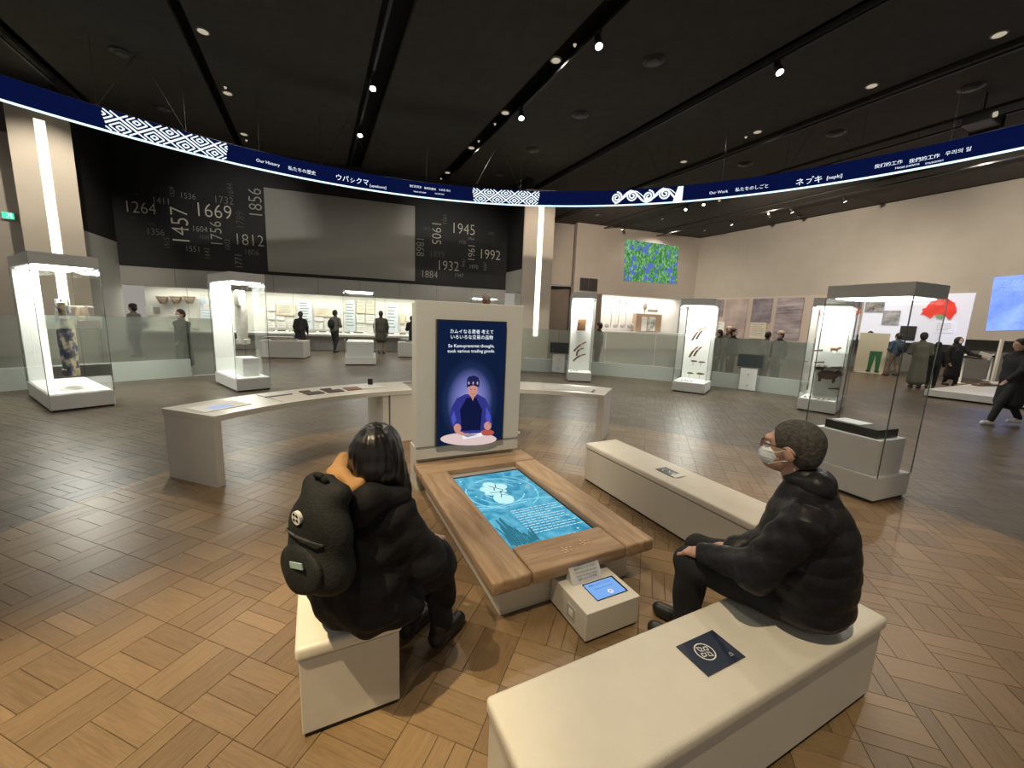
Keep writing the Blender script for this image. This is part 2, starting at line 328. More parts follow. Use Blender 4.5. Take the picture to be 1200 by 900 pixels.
# track rails and spotlights
track_m = mat('track_black', (.016, .015, .014), .5)
def track(u, v0, v1, z, lab):
    t = thing('lighting_track', lab, 'track', F(u, v0, z), TH)
    MB().box(-.03, .03, 0, v1 - v0, -.02, .03).build('rail', track_m, t)
    for k in range(int((v1 - v0) / 2) + 1): MB().cyl((0, k * 2 + .3, .03), (0, k * 2 + .3, ZC + .5 - z), .008, n=6).build('hanger_rod', track_m, t)
for u, z, v0, v1, lab in ((-6.1, 7.45, 6, 24, 'black lighting track at the far left of the ceiling'), (1.5, 7.5, 2, 20, 'black lighting track in the wide ceiling slot with two lit lamps'), (5.38, 7.5, 1, 21, 'black lighting track in the wide slot right of the first one'),
                          (9.2, 7.45, -2, 22, 'black lighting track crossing the ceiling right of centre'), (12.85, 7.45, -2, 24, 'black lighting track in the third slot from the right'), (16.3, 7.45, -2, 25, 'black lighting track running behind the small white spotlight cluster'),
                          (20.2, 7.4, 2, 26, 'black lighting track below the curved sign, farther from the wall'), (23.9, 7.4, 2, 26, 'black lighting track below the curved sign, closest to the right wall')):
    track(u, v0, v1, z, lab)
sp_lab = {}
def spotlight(u, v, z, aim, lab, bright=True, sc=1.0):
    t = thing('spotlight', lab, 'lamp', F(u, v, z), 0, 'track spotlights')
    d = Vector(aim).normalized()
    MB().box(-.05, .05, -.09, .09, -.03, .02, .005).cyl((0, 0, -.02), (0, 0, -.12), .012, n=8).build('yoke', track_m, t)
    c = Vector((0, 0, -.16)); MB().cyl(c - d * .12 * sc, c + d * .10 * sc, .05 * sc, .065 * sc, 16).build('housing', track_m, t, True)
    MB().cyl(c + d * .101 * sc, c + d * .108 * sc, .058 * sc, .05 * sc, 16).build('lens', emis('spot_lens', (1, .93, .78), 14.0) if bright else dl_m, t)
for (u, v, z, lab) in [(-6.2, 16.39, 7.43, 'black spotlight on the far left track'), (1.52, 11.52, 7.48, 'lit spotlight in the wide ceiling slot, nearer of the pair'), (1.51, 14.52, 7.48, 'lit spotlight in the wide ceiling slot, farther of the pair'),
                       (5.38, 7.50, 7.48, 'bright spotlight nearest the top centre of the photo'), (5.38, 10.91, 7.48, 'lit spotlight hanging above the middle round diffuser row, lower centre'), (9.19, 6.16, 7.43, 'brightest spotlight at the upper right on its own track')]:
    spotlight(u, v, z, (0.1, -.5, -1), lab, True, 1.25)
for i, (u, v) in enumerate([(20.2, 15.03), (20.2, 13.01), (20.2, 11.97), (20.2, 9.88), (20.2, 16.70), (16.4, 21.23), (16.4, 19.3), (16.4, 16.24)]):
    spotlight(u, v, 7.38, (0.5, -.1, -1), 'small spotlight on the ' + ['farther from wall track below the sign, second from its left end', 'farther from wall track below the sign, middle', 'farther from wall track below the sign, second from its right end', 'farther from wall track below the sign, rightmost', 'farther from wall track below the sign, leftmost', 'short left track above the flower projection, leftmost', 'short left track above the flower projection, middle', 'short left track above the flower projection, rightmost'][i], i % 3 != 1)
for i, (u, v) in enumerate([(23.9, 13.88), (23.9, 13.05), (23.9, 11.89), (23.9, 15.56), (23.9, 10.18), (23.9, 7.99), (23.9, 6.16)]):
    spotlight(u, v, 7.38, (-.5, -.1, -1), 'small spotlight on the track closest to the right wall, %s from the left' % ['second', 'third', 'fourth', 'first', 'fifth', 'sixth', 'seventh'][i], i != 1)
for i, (u, v) in enumerate([(16.3, 14.6), (16.3, 13.6), (16.3, 12.8)]): spotlight(u, v, 7.43, (-.6, -.6, -.6), ['leftmost', 'middle', 'rightmost'][i] + ' spotlight of the cluster above the spiral pattern on the sign', i < 2)
t = thing('projector', 'dark ceiling projector hanging above the right end of the curved sign', 'projector', F(14.9, 4.6, 6.95), TH)
MB().box(-.35, .35, -.25, .25, -.10, .10, .02).build('body', mat('projector_grey', (.05, .048, .045), .5), t)
MB().cyl((-.22, -.25, 0), (-.22, -.31, 0), .06).build('lens', dl_m, t); MB().cyl((0, 0, .1), (0, 0, ZC - 6.96), .02).build('pole', dark, t)
MB().box(.36, .39, -.3, .3, -.16, .12).build('bracket', dark, t)

# ------------------------------------------------------------------ ring-shaped hanging sign
RR, ZR0, ZR1 = 12.3, 5.60, 6.12; RX, RY = 0.022, 2.43
ring = thing('ring_sign', 'huge curved dark blue illuminated sign band hanging from the ceiling', 'sign', (RX, RY, ZR0))
def arcband(r0, r1, z0, z1, a0=0, a1=360, n=180, c=(0, 0)):
    b = MB(); pr = [(r0, z0), (r1, z0), (r1, z1), (r0, z1)]; k = n if a1 - a0 >= 360 else n + 1; rings = []
    for i in range(k):
        a = rad(a0 + (a1 - a0) * i / n); rings.append([b.bm.verts.new((c[0] + r * math.cos(a), c[1] + r * math.sin(a), z)) for r, z in pr])
    for i in range(n):
        A = rings[i]; B = rings[(i + 1) % len(rings)]
        for j in range(4): b.bm.faces.new([A[j], A[(j + 1) % 4], B[(j + 1) % 4], B[j]])
    if a1 - a0 < 360:
        b.bm.faces.new(rings[0]); b.bm.faces.new(rings[-1][::-1])
    return b
arcband(RR, RR + .14, .04, ZR1 - ZR0).build('band', mat('sign_back', (.015, .015, .02), .6), ring)
arcband(RR - .012, RR - .001, .05, ZR1 - ZR0 - .01).build('display', emis('sign_navy', (0.0025, 0.0055, 0.040), 1.0), ring)
arcband(RR - .03, RR + .02, 0.01, .045).build('light_strip', emis('sign_line', (.62, .86, 1.0), 1.5), ring)
def ringpt(px, py):
    d = ray(px, py); dx, dy = d.x, d.y; ox, oy = -RX, -RY
    A = dx * dx + dy * dy; B = 2 * (ox * dx + oy * dy); C_ = ox * ox + oy * oy - RR * RR; t = (-B + math.sqrt(B * B - 4 * A * C_)) / (2 * A)
    p = CL + d * t; return math.atan2(p.y - RY, p.x - RX), p.z
RW = emis('sign_white', (.80, .90, 1.0), 1.15)
def rbend(th0, z0, off=.02):
    def f(c):
        a = th0 - c.x / RR; r = RR - off; return Vector((r * math.cos(a), r * math.sin(a), c.y + z0 - ZR0))
    return f
for s, px, py, sz in [('Our History', 314, 191, .145), ('私たちの歴史', 354, 200.5, .155), ('ウパㇱクマ', 413, 211.5, .25), ('[upaskuma]', 443, 219, .14), ('我们的历史', 487, 219, .10), ('我們的歷史', 504, 221.5, .10), ('우리의 역사', 521, 223.5, .10), ('Наша история', 492, 225.3, .075), ('ประวัติศาสตร์', 515, 227.5, .075),
                      ('Our Work', 842, 225.5, .145), ('私たちのしごと', 881, 220.7, .155), ('ネㇷ゚キ', 948, 212.5, .26), ('[nepki]', 978, 207.5, .15), ('我们的工作', 1041, 193, .13), ('我們的工作', 1083, 186.3, .13), ('우리의 일', 1123, 177.8, .13), ('Наша работа', 1063, 195, .085), ('งานของเรา', 1095, 190, .085)]:
    th, z = ringpt(px, py); text(s, sz * .8, RW, ring, None, 'lettering', bend=rbend(th, z))
def pattern(px0, px1, name, kind):
    tha, _ = ringpt(px0, 0 + 200); thb, _ = ringpt(px1, 200)
    Lw = (tha - thb) * RR; H = ZR1 - ZR0 - .08; z0 = ZR0 + .055; f = rbend(tha, z0, .018); b = MB()
    def seg(p, q, wd):
        p, q = Vector(p), Vector(q); d = (q - p); n_ = max(1, int(d.length / .25)); pr = Vector((-d.y, d.x)).normalized() * wd / 2
        for k in range(n_):
            a = p + d * (k / n_); c = p + d * ((k + 1) / n_)
            pts = [a - pr, c - pr, c + pr, a + pr]
            if all(-.001 <= x.x <= Lw + .001 and -.02 <= x.y <= H + .02 for x in pts): b.poly([f(x) for x in pts])
    if kind == 'diamond':
        nd = max(2, round(Lw / .62)); W = Lw / nd; hh = H / 2
        for row in range(2):
            for k in range(-1, nd + 1):
                cx = (k + .5 + .5 * row) * W; cy = hh * (0.5 + row)
                for s_ in (1.0, .62, .24):
                    a, h_ = W / 2 * s_, hh * .98 * s_ * .5 * 1.9
                    P = [(cx - a, cy), (cx, cy + h_), (cx + a, cy), (cx, cy - h_), (cx - a, cy)]
                    for p, q in zip(P, P[1:]):
                        # clip by short pieces
                        for t_ in range(6):
                            A_ = (p[0] + (q[0] - p[0]) * t_ / 6, p[1] + (q[1] - p[1]) * t_ / 6); B_ = (p[0] + (q[0] - p[0]) * (t_ + 1) / 6, p[1] + (q[1] - p[1]) * (t_ + 1) / 6)
                            if 0 < A_[0] < Lw and 0 < A_[1] < H: seg(A_, B_, .032)
    else:
        def spiral(cx, cy, R_, turns, dr, w_, st=0):
            P = []
            for k in range(int(turns * 20) + 1):
                a = st + dr * k / 20 * 2 * math.pi; r = R_ * (1 - k / (turns * 20) * .85); P.append((cx + r * math.cos(a), cy + r * math.sin(a)))
            for p, q in zip(P, P[1:]): seg(p, q, w_)
        n_ = 4; W = Lw / (n_ + .6)
        for k in range(n_):
            cx = W * (k + .55); up = k % 2
            spiral(cx, H * (.48 if up == 0 else .58), H * .42, 2.1, 1 if up else -1, .05, math.pi / 2)
            P = [(cx - W * .1 + W * t_ / 10 * 1.0, H * (.5 + .42 * math.cos(math.pi * t_ / 10 + (0 if up else math.pi)))) for t_ in range(11)]
            for p, q in zip(P, P[1:]): seg(p, q, .06)
            P = [(x, y * .8 + H * .1 + .03) for x, y in P]
            for p, q in zip(P, P[1:]): seg((p[0] + .1, p[1]), (q[0] + .1, q[1]), .025)
        b.poly([f(Vector(p)) for p in ((Lw - .28, 0), (Lw, 0), (Lw, H), (Lw - .16, H))])
    b.build(name, RW, ring)
pattern(126, 269, 'diamond_pattern', 'diamond'); pattern(554, 634, 'diamond_pattern', 'diamond'); pattern(715, 803, 'spiral_pattern', 'spiral'); pattern(1196, 1260, 'diamond_pattern', 'diamond')
wire = mat('wire_dark', (.03, .028, .025), .5)
def wirepart(p, q, nm_, par, r=.005):
    return MB().cyl(p, q, r, n=4).build(nm_, wire, par)
for k in range(48):
    a = rad(k * 7.5); p = Vector(((RR + .07) * math.cos(a), (RR + .07) * math.sin(a), ZR1 - ZR0)); a2 = rad(k * 7.5 + 3.75)
    top = Vector((RR * math.cos(a2), RR * math.sin(a2), ZC - ZR0)); wirepart(p, p + Vector((0, 0, ZC - ZR1)), 'suspension_wire', ring)
    if k % 3 == 0: q = rad(k * 7.5 + 7.5); wirepart(p, top, 'suspension_wire', ring); wirepart(top, Vector(((RR + .07) * math.cos(q), (RR + .07) * math.sin(q), ZR1 - ZR0)), 'suspension_wire', ring)

# ------------------------------------------------------------------ walls
wall_m = mat('wall_beige', (0.40, 0.36, 0.305), 0.75, var=.03, scale=1.5); wall_dk = mat('wall_brown', (0.16, 0.125, 0.095), .7, var=.05, scale=2)
black_m = mat('wall_black', (0.012, 0.012, 0.012), 0.7, var=.15, scale=2); grey_m = mat('wall_grey', (0.40, 0.39, 0.36), .6, var=.02, scale=2)
A0 = Vector((-14.5, 14.9, 0)); A1 = Vector((-0.50, 19.62, 0)); wdir = (A1 - A0).normalized(); wn = Vector((wdir.y, -wdir.x, 0))
# A0..A1 back wall line;
def wallbox(p0, p1, z0, z1, th, name, m, parent=None, off=0.0):
    """vertical slab from p0 to p1, its visible face on the line, thickness behind (to the left of p0->p1 when th>0)"""
    p0, p1 = Vector((p0[0], p0[1], 0)), Vector((p1[0], p1[1], 0)); d = (p1 - p0).normalized(); nn = Vector((-d.y, d.x, 0))
    a, c = p0 + nn * off, p1 + nn * off
    return MB().prism([a + UPZ * z0, c + UPZ * z0, c + nn * th + UPZ * z0, a + nn * th + UPZ * z0], (0, 0, z1 - z0)).build(name, m, parent)
ZB = 3.05
wb = struct(wallbox(A0, A1, ZB, ZC, .3, 'wall_back', black_m))
def wpt(px, py, off=0.02): return onp(px, py, A0 + wn * off, wn)
# grey projection surface
q = [wpt(310, 218, .06), wpt(486, 243, .06), wpt(486.5, 331, .06), wpt(313, 316, .06)]
a_, b_ = (q[0] + q[3]) / 2, (q[1] + q[2]) / 2
scr = wallbox(a_, b_, (q[2].z + q[3].z) / 2, (q[0].z + q[1].z) / 2, .05, 'projection_screen', mat('screen_grey', (.30, .285, .26), .8, var=.02))
tag(scr, 'large blank grey projection screen on the black wall between the year numbers', 'screen')
nums = [('1264', 164, 244, 14, 0, 1), ('1411', 189, 235.6, 8, 0, .6), ('1457', 212, 265, 19, 90, 1.2), ('1669', 250, 248, 17, 0, 1.2), ('1536', 220, 230, 7, 0, .6), ('1529', 202, 225, 5, 90, .5), ('1732', 262, 235, 9, 0, .4),
        ('1756', 254, 274, 13, 90, .8), ('1604', 234, 268.6, 7, 0, .7), ('1551', 226, 292, 7, 0, .6), ('1515', 196, 285, 6, 90, .3), ('1643', 243, 297, 6, 90, .4), ('1356', 182, 272, 8, 0, .4), ('1789', 282, 258, 9, 90, .15),
        ('1856', 300, 238, 15, 90, .7), ('1812', 292, 282, 14, 0, .8), ('1806', 295, 296, 7, 0, .3), ('1771', 280, 306, 8, 90, .5), ('1803', 267, 287, 6, 90, .35), ('1558', 239, 278, 4.5, 0, .3), ('1644', 270, 223, 7, 90, .25),
        ('1868', 492, 289, 10, -90, .5), ('1905', 511, 273, 12, -90, .8), ('1945', 543, 269, 13, 0, 1), ('1922', 521, 257, 5, -90, .3), ('1899', 512, 298, 8, 0, .15), ('1932', 525, 312, 12, 0, .9), ('1884', 503, 322, 9, 0, .6),
        ('1947', 538, 323, 5, 0, .5), ('1961', 552, 296, 9, -90, 1), ('1992', 574, 299, 12, 0, 1.2), ('1970', 555, 313, 5, 0, .7), ('1974', 568, 312, 4.5, -90, .5), ('1946', 543, 308, 4.5, -90, .4), ('1930', 542, 284, 4, 0, .4), ('1964', 552, 280, 3.5, 0, .5),
        ('1528', 158, 228, 3, 0, .15), ('1274', 155, 255, 3, 0, .15), ('1378', 177, 263, 3, 0, .15), ('1875', 500, 268, 4, 0, .15), ('1951', 576, 274, 4, 0, .3)]
nm = {}
for s, px, py, h, rot, br in nums:
    p = wpt(px, py, .012); k = round(br, 2)
    if k not in nm: nm[k] = mat('number_%d' % int(k * 100), tuple(x * min(1, .55 * k) for x in (1, .95, .80)), .6, emit=0)
    D = p.y; M = frame(p, wdir, UPZ) @ Matrix.Rotation(rad(rot), 4, 'Z') @ Matrix.Diagonal((.86, 1, 1, 1))
    text(s, h * D / 465 * 1.25, nm[k], wb, M, 'year_number', res=3, off=-.012)
# vitrine in the back wall: soffit, back, lit counter
vt = 2.36
sof = wallbox(A0, A1, vt, ZB, .35, 'wall_back_lower', grey_m, None, .02); struct(sof)
for k in range(1, 9):
    p = A0.lerp(A1, k / 9); wallbox(p - wdir * .006, p + wdir * .006, vt, ZB, .01, 'joint', mat('joint_dark', (.12, .11, .10), .7), sof, -.004 + .02)
vback = struct(wallbox(A0, A1, 0, vt + .3, .1, 'wall_back_vitrine', mat('vitrine_back', (.72, .72, .66), .7), None, 1.5))
vin = thing('wall_vitrine', 'long illuminated wall display case under the black wall of years', 'display case', A0)
def wl(s, dep, z): return wdir * s - wn * dep * -1 * -1 + UPZ * z   # depth behind the wall line = -wn
LW = (A1 - A0).length
def vbox(s0, s1, d0, d1, z0, z1, name, m, parent):
    """box in wall coordinates: s along wall, d behind it (negative = into the room)"""
    P = lambda s, d: wdir * s - wn * d
    return MB().prism([P(s0, d0) + UPZ * z0, P(s1, d0) + UPZ * z0, P(s1, d1) + UPZ * z0, P(s0, d1) + UPZ * z0], (0, 0, z1 - z0)).build(name, m, parent)
vbox(0, LW, .12, 1.45, .62, .70, 'counter', case_m, vin); vbox(0, LW, .45, 1.4, 0, .62, 'base', grey_m, vin)
vbox(.1, LW - .1, .42, .52, vt + .02, vt + .06, 'light_strip', emis('vitrine_strip', (1, .97, .85), 9.0), vin)
vbox(0, LW, .38, 1.6, vt + .1, vt + .13, 'vitrine_top', inner_m, vin)
for k in range(1, 8): vbox(LW * k / 8 - .004, LW * k / 8 + .004, .36, .37, .70, vt, 'glass_joint', glass_edge, vin)
ar = area(A0.lerp(A1, .5) - wn * .75 + UPZ * (vt + .05), (0, 0, math.atan2(wdir.y, wdir.x)), 130, LW - .4, .5, (1, .98, .88))
# exhibits on the vitrine back
def board(px0, py0, px1, py1, m, name, label, cat, group=None, lines=0, dep=1.42, thick=.04, P0=A0, n=wn, d=wdir, lm=None):
    P = Vector(P0) - n * dep; a = onp(px0, (py0 + py1) / 2, P, n); c = onp(px1, (py0 + py1) / 2, P, n); mid = (px0 + px1) / 2
    zt = onp(mid, py0, P, n).z; zb = onp(mid, py1, P, n).z; wdt = (c - a).dot(d)
    t = thing(name, label, cat, Vector((a.x, a.y, zb)), math.atan2(d.y, d.x), group)
    MB().box(0, wdt, -.0, thick, 0, zt - zb).build('panel', m, t)
    if lines:
        b = MB(); h = zt - zb; rr = random.Random(px0)
        for k in range(lines):
            zz = h * (.88 - .78 * k / max(1, lines)); b.box(wdt * .1, wdt * (.9 - .3 * rr.random()), -.004, -.001, zz - h * .025, zz + h * .012)
        b.build('printed_lines', lm or mat('print_grey', (.30, .30, .30), .7), t)
    return t
paper = mat('paper_white', (.75, .75, .70), .7); paper_y = imgmat('map_yellow', [(.3, (.55, .48, .33)), (.7, (.75, .70, .56))], 2.5); paper_b = imgmat('chart_blue', [(.3, (.45, .55, .62)), (.7, (.74, .80, .82))], 2.0)
img1 = imgmat('photo_blue_ochre', [(.35, (.10, .28, .50)), (.52, (.60, .62, .60)), (.65, (.65, .42, .12))], 2.2)
board(171, 359, 179, 369, paper, 'info_board', 'white text panel left of the hanging baskets in the wall vitrine', 'panel', None, 4)
board(180.5, 360, 187, 368, imgmat('photo_dark', [(.3, (.12, .10, .08)), (.7, (.45, .42, .38))], 4), 'photo_print', 'small dark photo panel under the left hanging basket', 'panel')
board(195, 360, 206, 370, paper, 'info_board', 'white text panel under the middle hanging basket', 'panel', None, 4)
board(235, 345, 251, 375, img1, 'picture_print', 'picture panel in blue and ochre beside the tall case with white robe', 'panel')
board(235, 362, 251, 375, paper_b, 'info_board', 'pale blue text panel below the blue and ochre picture', 'panel', None, 3, 1.38)
board(313, 353, 322, 364, paper, 'info_board', 'small white card right of the tall case, upper of three', 'panel', None, 4)
board(313, 366, 322, 374, paper, 'info_board', 'small white card right of the tall case, middle of three', 'panel', None, 3)
board(313, 376.5, 322, 384, paper, 'info_board', 'small white card right of the tall case, lowest of three', 'panel', None, 3)
board(324, 357, 346, 369.5, paper_y, 'map_print', 'yellowed wide map panel left of the visitor in the black coat', 'panel', None, 5)
board(324, 370.5, 333, 375, paper, 'caption_card', 'tiny white caption card under the yellowed map', 'card', None, 2)
for i, x in enumerate((325, 337)): board(x, 377, x + 10, 384, paper, 'info_board', ['white card below the yellowed map, left one', 'white card below the yellowed map, right one'][i], 'panel', None, 3)
board(350, 351, 366, 386, paper_b, 'chart_print', 'tall pale blue chart panel behind the visitor in the black coat', 'panel', None, 9)
board(369, 361, 390, 370.5, paper_y, 'map_print', 'wide pale map panel left of the visitor with the crossbody strap', 'panel', None, 4)
board(369, 371.5, 379, 376, paper, 'info_board', 'white caption card under the wide pale map', 'card', None, 2)
for i, x in enumerate((369, 380.5)): board(x, 378, x + 9.5, 386, paper, 'info_board', ['white card under the wide pale map, left one', 'white card under the wide pale map, right one'][i], 'panel', None, 3)
board(404, 352, 416, 388, paper_b, 'chart_print', 'tall light blue panel seen through the empty glass case', 'panel', None, 8)
for i, (x0, y0, x1, y1) in enumerate([(418, 353, 428, 367), (429, 353, 439, 368), (418, 369, 427, 378), (429, 369, 439, 379), (418, 380, 428, 389)]):
    board(x0, y0, x1, y1, paper_y if i < 2 else paper, 'info_board', ['yellow document seen through the empty case, left', 'yellow document seen through the empty case, right', 'white card seen through the empty case, middle left', 'white card seen through the empty case, middle right', 'white card seen through the empty case, lowest'][i], 'panel', None, 3)
board(453, 356, 466, 390, paper_b, 'chart_print', 'tall pale blue chart panel right of the visitor in khaki trousers', 'panel', None, 7)
board(469, 368, 475, 379, paper_y, 'map_print', 'small tan document panel left of the large screen tower', 'panel')
board(476, 370, 482, 376, paper, 'info_board', 'small white card beside the small tan document', 'panel', None, 2)
board(470, 382, 480, 389, paper, 'info_board', 'small white card below the small tan document', 'panel', None, 2)
bk = imgmat('basket_weave', [(.3, (.10, .07, .05)), (.7, (.32, .25, .18))], 9)
for i, px in enumerate((190.5, 206.5, 222)):
    p = wpt(px, 352.5, -1.2); t = thing('woven_basket', 'dark woven basket hanging in the wall vitrine, %s of three' % ['left', 'middle', 'right'][i], 'basket', p - UPZ * .12, 0)
    MB().lathe([(.001, 0), (.09, 0), (.15, .12), (.20, .28), (.185, .28), (.13, .12), (.08, .02), (.001, .02)], 20).build('bowl', bk, t, True)
    MB().lathe([(.19, .27), (.215, .27), (.215, .30), (.19, .30)], 20).build('rim', mat('rim_tan', (.35, .26, .17), .6), t, True)
for i, (px, py) in enumerate([(202, 373), (228, 372)]):
    p = wpt(px, py, -1.0); tag(MB().lathe([(.001, 0), (.12, 0), (.15, .04), (.10, .07), (.001, .06)], 16).build('wooden_tray', bk), 'low dark tray on the wall vitrine counter, %s' % ['under the middle basket', 'under the right basket'][i], 'tray').location = Vector((p.x, p.y, .705))
for i, (px, w_) in enumerate([(330, .5), (345, .3), (378, .5), (398, .35), (420, .7), (458, .5), (472, .5)]):
    p = onp(px, 392, A0 + wn * -.7, wn); t = thing('counter_exhibit', ['low sloped text board on the vitrine counter below the yellowed map', 'low board on the vitrine counter left of the black-coated visitor', 'low sloped board on the counter right of the black-coated visitor', 'low board on the counter right of the strap-wearing visitor', 'wide low board on the counter seen through the empty case', 'low board on the counter right of the khaki-trousered visitor', 'low board on the counter beside the screen tower'][i], 'board', Vector((p.x, p.y, .702)), math.atan2(wdir.y, wdir.x))
    MB().prism([(-w_ / 2, -.2, 0), (-w_ / 2, .2, 0), (-w_ / 2, .2, .1), (-w_ / 2, -.2, .02)], (w_, 0, 0)).build('sloped_board', paper, t)
    MB().box(-w_ * .3, w_ * .3, -.02, .1, .08, .11).build('object', bk, t)
# return walls of the black alcove
R0 = Vector((-13.25, 12.4, 0)); ZL = 3.86
struct(wallbox(R0, A0, ZL, ZC, .3, 'wall_left_return', black_m)); g_ = struct(wallbox(R0, A0, 0, ZL, .3, 'wall_left_return_lower', grey_m, None, .0))
R1 = pd(613, 318, 17.86); R1.z = 0
struct(wallbox(A1, R1, ZL, ZC, .3, 'wall_right_return', black_m)); struct(wallbox(A1, R1, 2.9, ZL, .3, 'wall_right_return_lower', grey_m))
struct(wallbox(A1, R1, 0, 2.9, .3, 'wall_right_return_niche', mat('vitrine_back', (.7, .7, .66), .7), None, .5))
# columns with light strips
def column(px0, px1, pxs0, pxs1, D, top, lab, wid, yref, ang):
    c = pd((px0 + px1) / 2, yref, D); t = thing('column', lab, 'column', Vector((c.x, c.y, 0)), ang)
    cm = mat('column_beige', (.52, .46, .38), .6, var=.02)
    s0 = -wid / 2 + wid * (pxs0 - px0) / (px1 - px0); s1 = -wid / 2 + wid * (pxs1 - px0) / (px1 - px0)
    z0 = 1.0
    MB().box(-wid / 2, s0, 0, .5, 0, top).build('side_panel', cm, t); MB().box(s1, wid / 2, 0, .5, 0, top).build('side_panel', cm, t)
    MB().box(s0, s1, .06, .5, 0, top).build('recess', cm, t); MB().box(s0, s1, 0, .06, top - .35, top).build('top_block', cm, t); MB().box(s0, s1, 0, .06, 0, z0).build('foot_block', cm, t)
    MB().box(s0 + .01, s1 - .01, .03, .058, z0, top - .36).build('light_tube', emis('column_light', (1, .97, .80), 2.6), t); return t
column(33, 102, 61.5, 74.5, 11.9, 6.95, 'beige column with a glowing vertical light strip at the left', 1.18, 300, rad(50) - 0 + rad(0))
column(613, 646, 628, 634, 17.0, 6.85, 'beige column with a glowing vertical light strip behind the screen tower', 1.22, 320, rad(3))
# left far wall
pl = pd(-60, 300, 11.0); struct(wallbox((-19, 8.0), (-14.0, 12.6), 0, 6.3, .3, 'wall_left', wall_m)); struct(wallbox((-19.4, 8.2), (-14.2, 13.0), 6.3, ZC, .2, 'wall_left_upper', wall_dk))
ex = thing('exit_sign', 'small glowing green exit sign on the far left wall', 'sign', onp(10, 253, Vector((-19, 8.0, 0)) + Vector((.677, -.736, 0)) * .03, Vector((.677, -.736, 0))), rad(42.6))
ex.scale = (.6, 1, .6)
MB().box(-.2, .2, -.05, 0, -.16, .16).build('body', mat('exit_white', (.7, .7, .7), .5), ex)
MB().box(-.18, .18, -.056, -.05, -.14, .14).build('lit_face', emis('exit_green', (.05, .75, .42), 1.3), ex)
b = MB(); b.ball((.02, -.058, .08), .025, 8, (1, .1, 1)); b.box(-.0, .04, -.06, -.057, -.03, .055); b.prism([(.0, -.06, -.02), (-.07, -.06, -.10), (-.05, -.06, -.11), (.03, -.06, -.03)], (0, .003, 0)); b.box(.08, .12, -.06, -.057, -.12, .12); b.build('running_figure', emis('exit_white_e', (.8, 1, .9), 1.2), ex)
# right-hand walls
UW = 24.6
W0 = F(UW, 17.0 - 20); W1 = pd(820, 286, 28.3); W1 = Vector((W1.x, W1.y, 0)); vdir = F(0, 1) - F(0, 0)
rn = Vector((-math.cos(TH), -math.sin(TH), 0))          # faces the room
def rp(px, py, off=.02): return onp(px, py, W1 + rn * off, rn)
zt = 1.62
wr = struct(wallbox(W1, W1 - vdir * 34, zt, ZC, .3, 'wall_right', wall_m))
struct(wallbox(W1 - rn * .8 - vdir * 0, W1 - rn * .8 - vdir * 34, 0, zt, .2, 'wall_right_lower', mat('wall_grey_dark', (.14, .135, .12), .7, var=.05)))
J = pd(677, 265, 25.3); J = Vector((J.x, J.y, 0)); K = pd(640, 262, 24.8); K = Vector((K.x, K.y, 0))
z_open = pd(750, 347, 27).z
fdir = (W1 - J).normalized(); fn = Vector((fdir.y, -fdir.x, 0))
def fp(px, py, off=.02): return onp(px, py, J + fn * off, fn)
zo = fp(750, 347.5).z
struct(wallbox(J, W1, zo, ZC, .3, 'wall_far', wall_m)); struct(wallbox(J, W1, 0, zo + .3, .1, 'wall_far_vitrine', mat('vitrine_pale', (.62, .60, .56), .7), None, 1.3))
xv = fp(704, 370); struct(wallbox(J, (xv.x, xv.y), 0, zo, .3, 'wall_far_pier', wall_dk))
struct(wallbox(K + Vector((0, .6, 0)), J + Vector((0, .6, 0)), 3.9, ZC, .3, 'wall_far_left', wall_m)); struct(wallbox(K + Vector((-1.5, 1.4, 0)), J + Vector((0, 1.2, 0)), 0, 3.9, .2, 'wall_far_left_lower', wall_dk)); struct(wallbox(J + Vector((-.02, .6, 0)), J, 0, ZC, .05, 'wall_far_jog', wall_m))
area(J.lerp(W1, .55) - fn * .6 + UPZ * (zo + .1), (0, 0, math.atan2(fdir.y, fdir.x)), 220, (W1 - J).length * .8, .6, (1, .97, .90))
# wall air grille
t = thing('wall_grille', 'dark two-leaf ventilation grille high on the pier left of the far vitrine', 'vent', fp(690, 333.5, .05), math.atan2(fdir.y, fdir.x))
for k in range(2): MB().box(-.62 + .64 * k, -.02 + .62 * k, -.03, 0, -.38, .38).build('grille_leaf', mat('grille_dark', (.05, .045, .04), .6), t)
b = MB()
for k in range(12): b.box(-.62, .6, -.045, -.03, -.36 + k * .063, -.345 + k * .063)
b.build('slats', dark, t)
